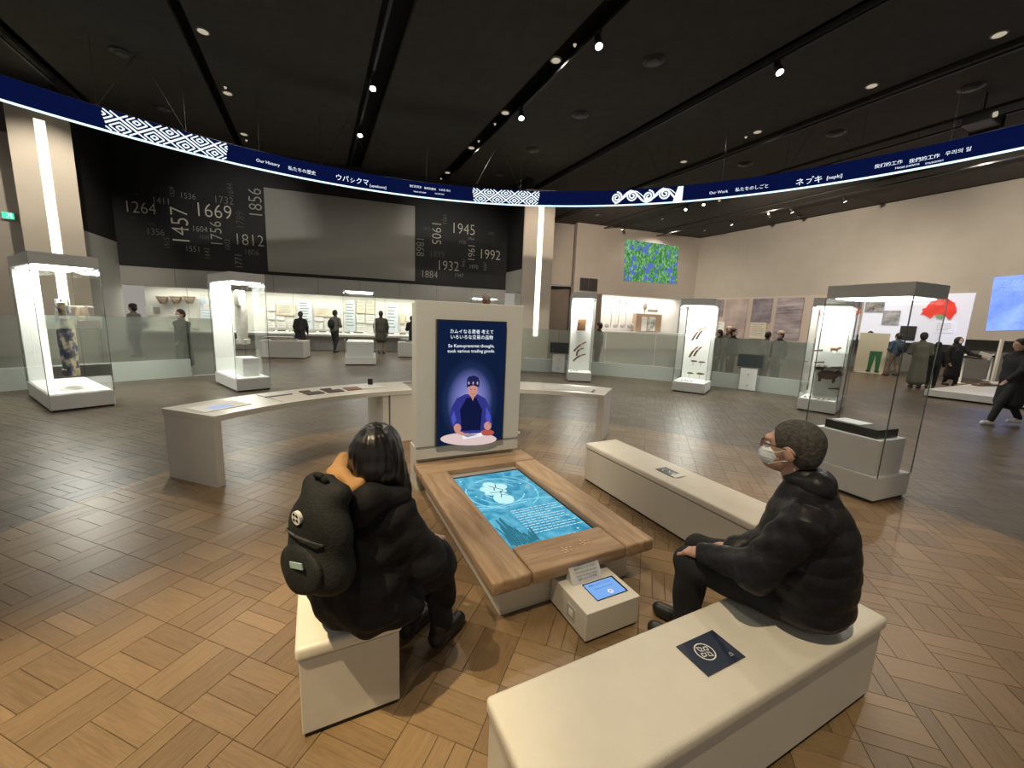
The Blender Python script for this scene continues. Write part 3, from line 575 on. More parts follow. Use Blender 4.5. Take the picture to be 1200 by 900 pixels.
# flower projection, blue projection
def quadthing(pts, d3, name, label, cat, m):
    c = sum(pts, Vector()) / 4; b = MB().prism([p - c for p in pts], d3); o = b.build(name, m); o.location = c; return tag(o, label, cat)
def flower_mat():
    M = bpy.data.materials.new('flower_projection'); M.use_nodes = True; nt = M.node_tree; nt.nodes.clear(); N = nt.nodes.new; L = nt.links.new
    tc = N('ShaderNodeTexCoord'); o_ = N('ShaderNodeOutputMaterial'); e = N('ShaderNodeEmission'); L(e.outputs[0], o_.inputs[0]); e.inputs[1].default_value = .75
    mp = N('ShaderNodeMapping'); mp.inputs['Scale'].default_value = (1.8, 1.8, 1.1); L(tc.outputs['Object'], mp.inputs[0])
    n = N('ShaderNodeTexNoise'); n.inputs['Scale'].default_value = 4; n.inputs['Detail'].default_value = 8; n.inputs['Roughness'].default_value = .75; L(mp.outputs[0], n.inputs['Vector'])
    r = N('ShaderNodeValToRGB'); cr = r.color_ramp.elements; cr[0].position = .35; cr[0].color = (.015, .10, .02, 1); cr[1].position = .62; cr[1].color = (.42, .72, .36, 1); x = cr.new(.5); x.color = (.10, .36, .10, 1); L(n.outputs['Fac'], r.inputs[0])
    n2 = N('ShaderNodeTexNoise'); n2.inputs['Scale'].default_value = 1.6; n2.inputs['Detail'].default_value = 5; L(tc.outputs['Object'], n2.inputs['Vector'])
    v = N('ShaderNodeTexVoronoi'); v.inputs['Scale'].default_value = 3.2; L(mp.outputs[0], v.inputs['Vector'])
    s1 = N('ShaderNodeMath'); s1.operation = 'MULTIPLY_ADD'; s1.inputs[1].default_value = -.35; L(v.outputs['Distance'], s1.inputs[0]); L(n2.outputs['Fac'], s1.inputs[2])
    s2 = N('ShaderNodeMath'); s2.operation = 'GREATER_THAN'; s2.inputs[1].default_value = .385; L(s1.outputs[0], s2.inputs[0])
    mx = N('ShaderNodeMix'); mx.data_type = 'RGBA'; L(s2.outputs[0], mx.inputs[0]); L(r.outputs[0], mx.inputs[6]); mx.inputs[7].default_value = (.14, .18, .78, 1); L(mx.outputs[2], e.inputs[0]); return M
quadthing([fp(733, 280), fp(795, 289), fp(793, 333), fp(731, 329)], -fn * .015, 'wall_projection', 'bright projection of blue flowers among green leaves on the far wall', 'projection', flower_mat())
bp = quadthing([rp(1165, 325), rp(1245, 318), rp(1245, 385), rp(1155, 388)], -rn * .015, 'wall_projection', 'blue glowing projection on the right wall at the photo edge', 'projection', imgmat('blue_projection', [(.3, (.06, .14, .62)), (.75, (.26, .42, .85))], .8, .75, True))
M = frame(rp(1171, 333, .05), -vdir, UPZ)
text('空から見た大地', .26, emis('proj_text', (.45, .6, 1), .9), bp, Matrix.Translation(-bp.location) @ M, 'lettering', align='LEFT'); text('The land seen from above', .18, emis('proj_text', (.55, .7, 1), 1), bp, Matrix.Translation(-bp.location) @ frame(rp(1171, 340, .05), -vdir, UPZ), 'lettering', align='LEFT')
# photo panels along the right wall
def rboard(x0, y0, x1, y1, m, name, label, cat='panel', dep=-.04, lines=0, lm=None, thick=.03):
    return board(x0, y0, x1, y1, m, name, label, cat, None, lines, dep, thick, W1, rn, -vdir, lm)
rboard(828, 347, 1003, 400, mat('alcove_beige', (.50, .42, .36), .7), 'backing_board', 'long pale backing panel carrying the landscape photos on the right wall', 'panel', -.02)
ph = imgmat('photo_haze', [(.3, (.20, .15, .14)), (.7, (.62, .52, .48))], .35, detail=3); ph2 = imgmat('photo_purple', [(.3, (.07, .06, .07)), (.65, (.36, .32, .36))], .6, stretch=(1, 1, 2)); ph3 = imgmat('photo_water', [(.35, (.16, .13, .15)), (.65, (.50, .43, .44))], .5, stretch=(1, 1, 9))
rboard(834, 351, 847, 371, ph2, 'photo_print', 'narrow dark landscape photo, leftmost on the right wall', dep=-.08); rboard(848.5, 350.5, 874, 396, ph, 'photo_print', 'tall hazy brown landscape photo behind the grouped visitors', dep=-.08)
rboard(881, 350, 904, 378, ph2, 'photo_print', 'dark purple-grey cloud photo above the pale board', dep=-.08); rboard(879, 378, 897, 397, mat('board_cream', (.62, .56, .44), .7), 'info_board', 'cream board standing under the dark cloud photo', 'panel', -.14, 6)
rboard(908, 349, 939, 398, ph3, 'photo_print', 'tall rippling water photo left of the case with carved figures', dep=-.08); rboard(835, 377, 848, 398, paper, 'info_board', 'white text board under the narrow dark photo', 'panel', -.14, 5)
dw = mat('display_white', (.62, .64, .74), .6, emit=.30, ecol=(.75, .78, .95)); 
rboard(1010, 345, 1137, 402, dw, 'display_wall', 'large bluish white display panel with the red map on it', 'panel', -.06)
rboard(1014, 352, 1036, 366, imgmat('photo_plates', [(.4, (.05, .04, .04)), (.6, (.6, .6, .62))], 1.0), 'photo_print', 'photo of dark and silver plates left of the gate picture', dep=-.12)
rboard(1034, 364, 1054, 381, imgmat('photo_gate', [(.4, (.16, .16, .18)), (.6, (.5, .5, .54))], 1.3), 'photo_print', 'grey picture of a gate-like building on the display panel', dep=-.12)
rboard(1054, 382, 1073, 399, dark, 'dark_screen', 'dark screen below the gate picture behind the blue-jacketed visitor', 'screen', -.12)
rboard(1095, 378, 1118, 390, dw, 'info_board', 'pale text panel with small pictures below the red map', 'panel', -.12, 4)
# red map: jagged outline
P = [(1078, 368), (1082, 362), (1088, 357), (1094, 352), (1101, 352), (1106, 348.5), (1113, 350), (1119, 357), (1122, 362), (1119, 368), (1113, 374), (1109, 371), (1104, 369), (1098, 371), (1095, 367), (1090, 374), (1086, 370)]
P2 = []
rr = random.Random(5)
for a, c in zip(P, P[1:] + P[:1]):
    for k in range(3): P2.append((a[0] + (c[0] - a[0]) * k / 3 + rr.uniform(-1.3, 1.3), a[1] + (c[1] - a[1]) * k / 3 + rr.uniform(-1.1, 1.1)))
pts = [rp(x, y, .16) for x, y in P2]; c0 = sum(pts, Vector()) / len(pts)
rm = MB().prism([p - c0 for p in pts], -rn * .03).build('red_map', mat('map_red', (.72, .035, .02), .6, emit=.25, ecol=(.8, .05, .03), var=.2, scale=3)); rm.location = c0; tag(rm, 'bright red jagged map silhouette on the white display panel', 'map')
pts = [rp(x, y, .18) - c0 for x, y in ((1096, 370), (1101, 368), (1106, 370), (1104, 374), (1098, 373))]; MB().prism(pts, -rn * .02).build('green_patch', mat('map_green', (.20, .45, .18), .6), rm)
# far vitrine exhibits
fb = lambda x0, y0, x1, y1, m, name, label, cat='panel', dep=1.1, thick=.1, lines=0: board(x0, y0, x1, y1, m, name, label, cat, None, lines, dep, thick, J, fn, fdir)
fr = fb(745, 368, 775, 388.8, mat('cabinet_tan', (.38, .27, .18), .6), 'wooden_cabinet', 'tan open wooden cabinet in the far vitrine', 'cabinet', .6, .4)
fb(752, 371, 758, 388, paper, 'info_board', 'white strip panel inside the tan cabinet, left', 'panel', .55, .03); fb(759, 371, 768, 388, imgmat('photo_figures', [(.4, (.2, .2, .2)), (.6, (.8, .8, .75))], 3), 'picture_board', 'patterned picture panel inside the tan cabinet, right', 'panel', .55, .03)
p = fp(756, 359, -.9); t = thing('carved_paddle', 'dark leaf-shaped carved paddle hung in the far vitrine', 'carving', p); MB().ball((0, 0, 0), .28, 12, (.55, .15, 1)).build('blade', bk, t, True); MB().cyl((0, 0, -.25), (0, 0, -.5), .03).build('handle', bk, t)
p = fp(765, 364, -.9); tag(MB().box(-.35, .35, -.05, .05, -.1, .1, .04).build('carved_board', bk), 'dark oblong carved board right of the leaf-shaped paddle', 'carving').location = p
for i, px in enumerate((716.5, 725, 733.5)):
    p = fp(px, 370, -.8); tag(MB().cyl((0, 0, -.75), (0, 0, 1.2 - .2 * i), .02, .012, 6).ball((0, 0, 1.2 - .2 * i), .05, 8, (1, 1, 2)).build('long_pole', mat('pole_grey', (.22, .20, .18), .6)), 'slender dark pole standing in the far vitrine, %s of three' % ['left', 'middle', 'right'][i], 'pole').location = p
for i, px in enumerate((711, 721, 729, 737.5, 741.5)):
    p = fp(px, 384, -.9); tag(MB().lathe([(.001, 0), (.13, 0), (.16, .16), (.08, .28), (.001, .3)], 12).build('small_vessel', mat('vessel_grey', (.35, .33, .30), .5), None, True), 'small pale vessel on the far vitrine shelf, %s from the left' % ['first', 'second', 'third', 'fourth', 'fifth'][i], 'vessel', 'vessels in the far vitrine').location = p
fsh = thing('vitrine_shelf', 'white shelf and counter of the far vitrine', 'shelf', J, math.atan2(fdir.y, fdir.x)); MB().box(1.5, 10, .1, 1.2, 0, fp(740, 389).z).build('counter', case_m, fsh)

# ------------------------------------------------------------------ curved glass barriers
def arcthing(a0, a1, label, rb=10.5):
    t = thing('glass_barrier', label, 'barrier', (CEN.x, CEN.y, 0))
    arcband(rb, rb + .16, 0.0, .42, a0, a1, 40).build('base', mat('barrier_base', (.48, .52, .47), .3, var=.02), t)
    arcband(rb - .01, rb - .002, 0.0, .40, a0, a1, 40).build('base_glass', glass, t)
    k = max(1, round((a1 - a0) / 8)); st = (a1 - a0) / k
    for i in range(k): arcband(rb + .07, rb + .085, .42, 1.40, a0 + st * i + .05, a0 + st * (i + 1) - .05, 8).build('glass_pane', frost, t)
    return t
arcthing(139, 186, 'curved frosted glass barrier on a pale green base at the left')
arcthing(42, 91, 'curved frosted glass barrier on a pale green base at the right of the screen tower')
t = thing('glass_screen', 'frosted glass panel standing on the floor beside the left barrier', 'barrier', (CEN.x, CEN.y, 0)); arcband(10.57, 10.585, 0.0, 1.40, 135.4, 138.8, 6).build('glass_pane', frost, t); arcband(10.55, 10.6, 0.0, .02, 135.4, 138.8, 6).build('foot_rail', capm, t)
for i, (px, py, lab) in enumerate([(651, 408, 'dark box sign on a pale plate at the barrier left of the tall narrow case'), (880, 413, 'dark box sign on a pale plate at the barrier right of the knife case')]):
    d = ray(px, py + 20); p = gp(px + 1, py + 38, .05); th = math.atan2(p.y - CEN.y, p.x - CEN.x); c = CEN + Vector((math.cos(th), math.sin(th), 0)) * 10.42
    t = thing('barrier_sign', lab, 'sign', c, th - math.pi / 2)
    MB().box(-.20, .20, -.03, .0, .02, .62, .005).build('plate', case_m, t); MB().box(-.30, .30, -.08, .02, .66, 1.0, .01).build('sign_box', mat('sign_dark', (.03, .04, .04), .4), t)
    for z in (.15, .45): MB().cyl((0, -.03, z), (0, -.045, z), .025).build('bolt', mat('steel', (.5, .5, .5), .3, 1.0), t)

# ------------------------------------------------------------------ glass display cases
def glass_case(loc, rz, sx, sy, label, h=2.38, base=.26, cap=.17, watts=45, backpanel=None, empty=False, solid=None):
    """local box from (0,0) to (sx,sy)"""
    t = thing('display_case', label, 'display case', loc, rz)
    MB().box(.02, sx - .02, .02, sy - .02, 0, .03).build('toe_recess', dark, t)
    MB().box(0, sx, 0, sy, .03, base, .004).build('plinth', case_m, t)
    if not empty: MB().box(.02, sx - .02, .02, sy - .02, base, base + .015).build('deck', inner_m, t)
    MB().box(0, sx, 0, sy, h - cap, h, .004).build('cap', capm, t)
    ins = .06
    MB().box(ins, sx - ins, ins, sy - ins, h - cap - .012, h - cap).build('light_panel', emis('case_light', (1, 1, .92), 5.0), t)
    g = .012; z0, z1 = base, h - cap
    for nm_, bx in (('glass_pane', (0, sx, 0, g)), ('glass_pane', (0, sx, sy - g, sy)), ('glass_pane', (0, g, g, sy - g)), ('glass_pane', (sx - g, sx, g, sy - g))):
        if solid and bx == solid: continue
        MB().box(bx[0], bx[1], bx[2], bx[3], z0, z1).build(nm_, glass, t)
    for x in (0, sx):
        for y in (0, sy): MB().box(x - .004, x + .004, y - .004, y + .004, z0, z1).build('edge_strip', glass_edge, t)
    o = area((0, 0, 0), (0, 0, 0), watts, max(.2, sx - .2), max(.2, sy - .2), (1, 1, .92)); o.parent = t; o.location = (sx / 2, sy / 2, z1 - .03)
    if backpanel: 
        for (x0, x1, y0, y1) in backpanel: MB().box(x0, x1, y0, y1, base, z1 - .02).build('inner_panel', inner_m, t)
    return t
def ang(p, q): return math.atan2(q[1] - p[1], q[0] - p[0])
# left large case: near corner, radial direction 154 deg, tangential 58
N1 = gp(60, 484); r1a = rad(57)
cL = glass_case(N1, r1a, .72, 1.85, 'large lit glass display case with patterned robes at the left edge', watts=55, backpanel=[(.02, .31, 1.79, 1.82)])
MB().box(.03, .69, .05, .056, 1.27, 1.47).build('info_strip', frost, cL); MB().box(.40, .66, .045, .049, 1.29, 1.40).build('info_label', paper, cL)
# (local x = 57 deg direction, local y = 147 deg)
N2 = gp(278, 460); c2 = glass_case(N2, rad(50), .62, 1.5, 'tall lit glass case holding a white robe, second from the left', watts=45, backpanel=[(.02, .40, 1.44, 1.47)])
N3 = gp(404, 428); c3 = glass_case(N3, rad(20), .95, 1.6, 'empty-looking glass case with white pedestal among the distant visitors', watts=6, empty=True, cap=.03)
MB().box(.06, .89, .1, 1.4, .26, .75, .005).build('pedestal', case_m, c3)
N4 = pd(551, 420, 14.5); N4.z = 0; c4 = glass_case(N4, rad(8), .95, .9, 'lit glass case whose top shows behind the screen tower', h=2.55, watts=30)
c5 = glass_case(gp(665, 447), rad(-4), .66, .6, 'narrow lit glass case with hanging pouch and knives, nearest right of the tower', watts=38, backpanel=[(.02, .64, .54, .58)], cap=.05)
MB().box(0, .66, 0, .6, 2.38, 2.5, .003).build('top_box', capm, c5)
c6 = glass_case(gp(787, 458), rad(-34), .78, .95, 'lit glass case with pairs of knives in the middle right', watts=38, backpanel=[(.03, .75, .88, .92)])
c7 = glass_case(gp(978, 487) - Vector((math.cos(rad(-45)), math.sin(rad(-45)), 0)) * .66, rad(-45), .66, 1.5, 'lit glass case with carved animal figures behind the large empty case', watts=40, backpanel=[(.03, .63, .86, .89)])
N8 = gp(1022, 591); c8 = glass_case(N8, rad(22), .60, .74, 'large clear glass case with a black box on a pedestal behind the seated man', h=2.19, base=.27, watts=4, empty=True, cap=.13)
MB().box(.05, .50, .05, .66, .27, .64, .004).build('pedestal', case_m, c8)
t = tag(MB().box(-.17, .17, -.25, .25, 0, .09, .004).build('black_box', mat('box_black', (.015, .014, .013), .35)), 'flat black box with a pale card lying on the pedestal in the clear case', 'box'); M = Matrix.Translation(N8) @ Matrix.Rotation(rad(20), 4, 'Z'); t.matrix_world = M @ Matrix.Translation((.26, .36, .642))
MB().box(-.12, .12, -.05, .22, .091, .094).build('pale_card', paper, t)
# contents: robes in the left case
def at_case(c, x, y, z): return Matrix.Translation(c.location) @ Matrix.Rotation(c.rotation_euler.z, 4, 'Z') @ Matrix.Translation((x, y, z))
robe_m = imgmat('robe_pattern', [(.38, (.03, .04, .07)), (.5, (.12, .13, .17)), (.58, (.60, .52, .36))], 4.5, detail=2); robe_m2 = imgmat('robe_hem', [(.4, (.05, .045, .04)), (.55, (.50, .42, .26))], 5, detail=2)
wrobe = mat('robe_white', (.62, .60, .52), .8, var=.15, scale=9)
def robe(name, label, M_, m, m2, width, top, bot, sl=True):
    t = bpy.data.objects.new(name, None); COL.objects.link(t); tag(t, label, 'robe'); t.matrix_world = M_
    b = MB(); n = 14; rings = []
    for k in range(n + 1):
        f = k / n; z = top + (bot - top) * f; wd = width * (.36 + .22 * f); dp = .07 + .03 * math.sin(f * 3)
        rings.append([b.bm.verts.new((wd * math.cos(a) * (1 + .03 * math.sin(a * 9 + f * 4)), dp * math.sin(a) * (1 + .12 * math.sin(a * 7)), z)) for a in [2 * math.pi * i / 28 for i in range(28)]])
    for A, B in zip(rings, rings[1:]):
        for i in range(28): b.bm.faces.new([A[i], A[(i + 1) % 28], B[(i + 1) % 28], B[i]])
    b.bm.faces.new(rings[0]); b.build('robe_body', m, t, True)
    if sl:
        for s_ in (-1, 1): MB().prism([(s_ * width * .3, -.04, top), (s_ * width * .95, -.04, top - .06), (s_ * width * .9, -.04, top - .30), (s_ * width * .35, -.04, top - .34)], (0, .08, 0)).build('sleeve', m2, t)
    MB().box(-width * .5, width * .5, -.10, .10, bot - .02, bot + .10, .02).build('hem', m2, t)
    MB().box(-width * .9, width * .9, -.012, .012, top - .03, top, .004).build('hanging_bar', case_m, t)
    return t
robe('patterned_robe', 'dark patterned robe with light bands hanging at front of the left case', at_case(cL, .36, .62, 0) @ Matrix.Rotation(rad(80), 4, 'Z'), robe_m, robe_m2, .40, 1.72, .50)
robe('brown_garment', 'small brownish garment hanging farther back in the left case', at_case(cL, .52, .30, 0) @ Matrix.Rotation(rad(10), 4, 'Z'), imgmat('garment_tan', [(.3, (.30, .22, .16)), (.7, (.55, .45, .34))], 3), mat('garment_cuff', (.40, .33, .25), .8), .16, 1.62, 1.30, False)
robe('white_robe', 'long creased white robe hanging in the second glass case', at_case(c2, .32, .55, 0) @ Matrix.Rotation(rad(60), 4, 'Z'), wrobe, wrobe, .30, 2.05, .95)
for c, lst in ((cL, [(.3, .4, 'left'), (.3, 1.3, 'right')]), (c2, [(.3, .35, 'front')])):
    for (x, y, s_) in lst:
        t = tag(MB().box(-.12, .12, -.09, .09, 0, .015).build('caption_plate', paper), 'small caption plate on the deck of the %s' % ({('L', 'left'): 'left case, near corner', ('L', 'right'): 'left case, far part'}.get(('L', s_)) if c is cL else 'white robe case'), 'plate'); t.matrix_world = at_case(c, x, y, .276)
t = tag(MB().box(0, .3, -.25, .25, 0, .38, .003).build('white_block', inner_m), 'white stepped block under the white robe', 'block'); t.matrix_world = at_case(c2, .2, .5, .276)
# case 5: pouch, knives
leather = mat('pouch_brown', (.34, .17, .08), .7, var=.3, scale=14, bump=.4); wood_d = mat('dark_wood', (.10, .055, .035), .5, var=.4, scale=20)
def mk(name, label, cat, M_): t = bpy.data.objects.new(name, None); COL.objects.link(t); tag(t, label, cat); t.matrix_world = M_; return t
t = mk('hanging_pouch', 'reddish brown pouch hanging on a cord in the narrow case', 'pouch', at_case(c5, .33, .42, 1.62)); MB().box(-.12, .12, -.04, .04, -.18, .14, .03).build('bag', leather, t, True); MB().box(-.125, .125, -.05, -.035, .02, .15, .01).build('flap', leather, t); MB().tube([(-.09, 0, .14), (0, 0, .5), (.09, 0, .14)], .006).build('cord', wood_d, t)
def knife(M_, L_, label, curve=.04):
    t = mk('sheathed_knife', label, 'knife', M_)
    P = [(L_ * (k / 8 - .5), 0, curve * math.sin(math.pi * k / 8)) for k in range(9)]
    b = MB()
    for k in range(5): b.cyl(P[k], P[k + 1], .028 - .001 * k, .027 - .001 * k, 8)
    b.build('sheath', wood_d, t, True); b = MB()
    for k in range(5, 8): b.cyl(P[k], P[k + 1], .018, .02, 8)
    b.build('grip', mat('grip_brown', (.22, .12, .06), .5), t, True); MB().cyl(P[5], (P[5][0] + .02, 0, P[5][2]), .03, .03, 8).build('guard', mat('bone', (.6, .55, .42), .4), t)
    return t
RZ = lambda a: Matrix.Rotation(rad(a), 4, 'Y')
knife(at_case(c5, .33, .40, .98) @ RZ(-40), .44, 'broad dark sheathed knife, upper one in the narrow case'); knife(at_case(c5, .34, .40, .82) @ RZ(-50), .30, 'light curved tool between the two knives of the narrow case', .07); knife(at_case(c5, .33, .40, .66) @ RZ(-32), .40, 'slim dark knife, lower one in the narrow case')
for i, (x, z, L_) in enumerate([(.36, 1.50, .42), (.46, 1.54, .42), (.32, 1.02, .34), (.42, 1.04, .30)]):
    knife(at_case(c6, x, .6, z) @ RZ(-58), L_, 'dark knife in the middle right case, %s' % ['upper pair, left', 'upper pair, right', 'lower pair, left', 'lower pair, right'][i], .02)
for i, (x, z, s_) in enumerate([(.36, .78, .05), (.55, .77, .05), (.30, .45, .05), (.55, .46, .06)]):
    t = mk('small_fitting', 'tiny dark ornament in the knife case, %s' % ['upper left', 'upper right', 'lower left', 'lower right'][i], 'ornament', at_case(c6, x, .6, z)); MB().ball((0, 0, 0), s_, 10, (1.8, .5, .5)).build('body', wood_d, t, True); MB().cyl((-.02, 0, 0), (-.02, 0, -.12), .005, n=6).build('pin', dark, t)
for i, z in enumerate((1.22, .86, .6)): MB().box(.06, .72, .5, .86, z - .006, z).build('glass_shelf', glass, c6)
for z in (1.25, .95): MB().box(.05, .6, .25, 1.2, z - .006, z).build('glass_shelf', glass, c7)
# case 7: carved animals on wires
fig = mat('carving_brown', (.16, .10, .07), .6, var=.3, scale=20)
def animal(M_, s_, label, m):
    t = mk('carved_animal', label, 'carving', M_)
    b = MB(); b.ball((0, 0, .16), .13, 12, (1.5, .7, .8)).ball((.2, 0, .22), .07, 10, (1.3, .8, 1)).cyl((.1, 0, .18), (.2, 0, .22), .06, .05, 8)
    for x in (-.13, .12):
        for y in (-.05, .05): b.cyl((x, y, .12), (x, y, 0), .03, .022, 8)
    b.build('body', m, t, True); MB().cyl((.18, .03, .27), (.19, .04, .31), .015, .005, 6).cyl((.18, -.03, .27), (.19, -.04, .31), .015, .005, 6).build('ears', m, t)
    t.matrix_world = M_ @ Matrix.Scale(s_, 4); return t
animal(at_case(c7, .38, .5, .62) @ Matrix.Rotation(rad(0), 4, 'Z'), .95, 'dark carved four-legged animal, lowest in the carved figure case', fig)
animal(at_case(c7, .2, .6, .83), .5, 'small dark carved creature left of the larger animal', fig)
animal(at_case(c7, .42, .5, 1.28), .4, 'small pinkish carved figure, upper in the carved figure case', mat('carving_pink', (.5, .28, .2), .6))
for i, (x, y, z) in enumerate([(.15, .3, 1.28), (.5, .9, 1.27), (.15, .8, 1.0), (.5, .4, .95), (.48, .8, .45)]):
    t = mk('small_exhibit', 'small dark implement in the carved figure case, %s' % ['upper left', 'upper back', 'middle left', 'middle right', 'near the deck'][i], 'tool', at_case(c7, x, y, z)); MB().cyl((-.08, 0, 0), (.08, 0, .02), .012, .02, 8).build('shaft', fig, t); MB().ball((.08, 0, .02), .025, 8).build('head', fig, t)
for c, n_ in ((c5, 3), (c6, 5), (c7, 6)):
    for k in range(n_): MB().box(.08 + .08 * k, .12 + .08 * k, .12 + .05 * (k % 3), .2 + .05 * (k % 3), .276, .30).build('caption_block', mat('caption_grey', (.4, .4, .4), .5), c)

# ------------------------------------------------------------------ benches
def bench(u0_, u1_, v0_, v1_, label):
    c = F((u0_ + u1_) / 2, (v0_ + v1_) / 2); t = thing('bench', label, 'bench', c, TH); X = (u1_ - u0_) / 2; Y = (v1_ - v0_) / 2
    MB().box(-X + .02, X - .02, -Y + .02, Y - .02, 0, .04).build('toe_recess', dark, t)
    MB().box(-X + .012, X - .012, -Y + .012, Y - .012, .02, .355, .004).build('body', body_m, t)
    MB().box(-X + .016, X - .016, -Y + .016, Y - .016, .352, .362).build('shadow_gap', mat('gap_grey', (.25, .24, .21), .7), t)
    MB().box(-X, X, -Y, Y, .36, .42, .018, 4).build('seat_pad', bench_m, t, True); return t
bench(-.115, .29, 1.53, 3.25, 'cream bench at the left on which the woman sits')
bench(.48, 2.31, .67, 1.07, 'cream bench in the right foreground carrying the seated man')
bench(2.56, 2.98, 1.45, 3.31, 'cream bench at the right of the wooden table, with a dark leaflet')
# leaflets
navy = mat('leaflet_navy', (.022, .032, .060), .35); wht = mat('print_white', (.75, .75, .70), .5)
def leaflet(u, v, du, dv, label, m, z=.421):
    t = thing('leaflet', label, 'leaflet', F(u, v, z), TH)
    MB().box(0, du, 0, dv, 0, .004).build('cover', m, t); MB().box(.002, du - .002, .002, dv - .002, -.0005, .0032).build('pages', wht, t); return t
lf = leaflet(1.26, .80, .215, .148, 'square navy leaflet with a white round emblem on the foreground bench', navy)
b = MB(); R_ = .036; cx, cy = .085, .082
for k in range(36):
    a, c = 2 * math.pi * k / 36, 2 * math.pi * (k + 1) / 36
    b.poly([(cx + r * math.cos(q), cy + r * math.sin(q), .0046) for r, q in ((R_, a), (R_ + .005, a), (R_ + .005, c), (R_, c))])
def stroke(b, pts, w_, z):
    for p, q in zip(pts, pts[1:]):
        d = Vector((q[0] - p[0], q[1] - p[1])); n_ = Vector((-d.y, d.x)).normalized() * w_ / 2; b.poly([(p[0] - n_.x, p[1] - n_.y, z), (q[0] - n_.x, q[1] - n_.y, z), (q[0] + n_.x, q[1] + n_.y, z), (p[0] + n_.x, p[1] + n_.y, z)])
for k in range(4):
    a = math.pi / 2 * k + .5
    stroke(b, [(cx + .004 * math.cos(a), cy + .004 * math.sin(a)), (cx + .02 * math.cos(a + .5), cy + .02 * math.sin(a + .5)), (cx + .032 * math.cos(a), cy + .032 * math.sin(a)), (cx + .02 * math.cos(a - .6), cy + .02 * math.sin(a - .6)), (cx + .012 * math.cos(a), cy + .012 * math.sin(a))], .004, .0046)
b.build('round_emblem', wht, lf); b = MB(); stroke(b, [(.165, .03), (.172, .04), (.179, .03)], .002, .0046); stroke(b, [(.162, .026), (.182, .026)], .002, .0046); b.build('small_logo', wht, lf)
lf2 = leaflet(2.69, 2.25, .13, .20, 'black leaflet with white marks on the right-hand bench', mat('leaflet_black', (.02, .02, .022), .35)); b = MB(); stroke(b, [(.04, .05), (.09, .06), (.05, .09), (.09, .12)], .008, .0046); stroke(b, [(.03, .14), (.06, .17), (.10, .15)], .006, .0046); b.build('printed_marks', wht, lf2)
MB().box(.005, .125, -.02, .04, .0042, .006).build('pale_strip', wht, lf2)

# ------------------------------------------------------------------ low wooden table with screen
def wood_mat(name, c0, c1, ax):
    M = bpy.data.materials.new(name); M.use_nodes = True; nt = M.node_tree; N = nt.nodes.new; L = nt.links.new; b = nt.nodes['Principled BSDF']
    tc = N('ShaderNodeTexCoord'); mp = N('ShaderNodeMapping'); mp.inputs['Scale'].default_value = (2.2, 22, 22) if ax == 'x' else (22, 2.2, 22); L(tc.outputs['Object'], mp.inputs[0])
    n = N('ShaderNodeTexNoise'); n.inputs['Scale'].default_value = 1; n.inputs['Detail'].default_value = 6; n.inputs['Distortion'].default_value = 1.2; L(mp.outputs[0], n.inputs['Vector'])
    r = N('ShaderNodeValToRGB'); r.color_ramp.elements[0].position = .3; r.color_ramp.elements[1].position = .72; r.color_ramp.elements[0].color = (*c0, 1); r.color_ramp.elements[1].color = (*c1, 1); L(n.outputs['Fac'], r.inputs[0]); L(r.outputs[0], b.inputs['Base Color'])
    b.inputs['Roughness'].default_value = .5; bp = N('ShaderNodeBump'); bp.inputs['Strength'].default_value = .15; bp.inputs['Distance'].default_value = .004; L(n.outputs['Fac'], bp.inputs['Height']); L(bp.outputs[0], b.inputs['Normal']); return M
wy = wood_mat('walnut_long', (.27, .165, .085), (.46, .32, .19), 'y'); wx = wood_mat('walnut_cross', (.25, .15, .078), (.44, .30, .175), 'x')
tb = thing('screen_table', 'low oak-framed table with a large glowing blue screen set into it', 'table', F(.80, 1.74, -.12), TH); tb.scale = (1.094, 1.094, 1)
# local coordinates: x = u-.73, y = v-1.59
W_, L_ = 1.07, 1.75
MB().box(.09, .96, .09, 1.68, .12, .34, .004).build('base', lac_m, tb)
MB().box(.04, 1.03, .05, 1.68, .315, .335).build('under_board', lac_m, tb)
MB().box(0, .225, 0, 1.47, .335, .42, .016, 3).build('side_plank', wy, tb, True); MB().box(.855, 1.07, .0, 1.47, .335, .42, .016, 3).build('side_plank', wy, tb, True)
MB().box(.232, .848, 0.0, .255, .338, .418, .012, 3).build('end_plank', wx, tb, True); MB().box(.0, 1.07, 1.478, 1.75, .338, .42, .012, 3).build('end_plank', wx, tb, True)
MB().box(.225, .855, .255, 1.478, .33, .365).build('screen_well', mat('well_grey', (.30, .29, .27), .5), tb)
sc_ = MB().box(.232, .85, .262, 1.40, .365, .374).build('screen_bezel', mat('bezel_black', (.01, .012, .016), .25), tb)
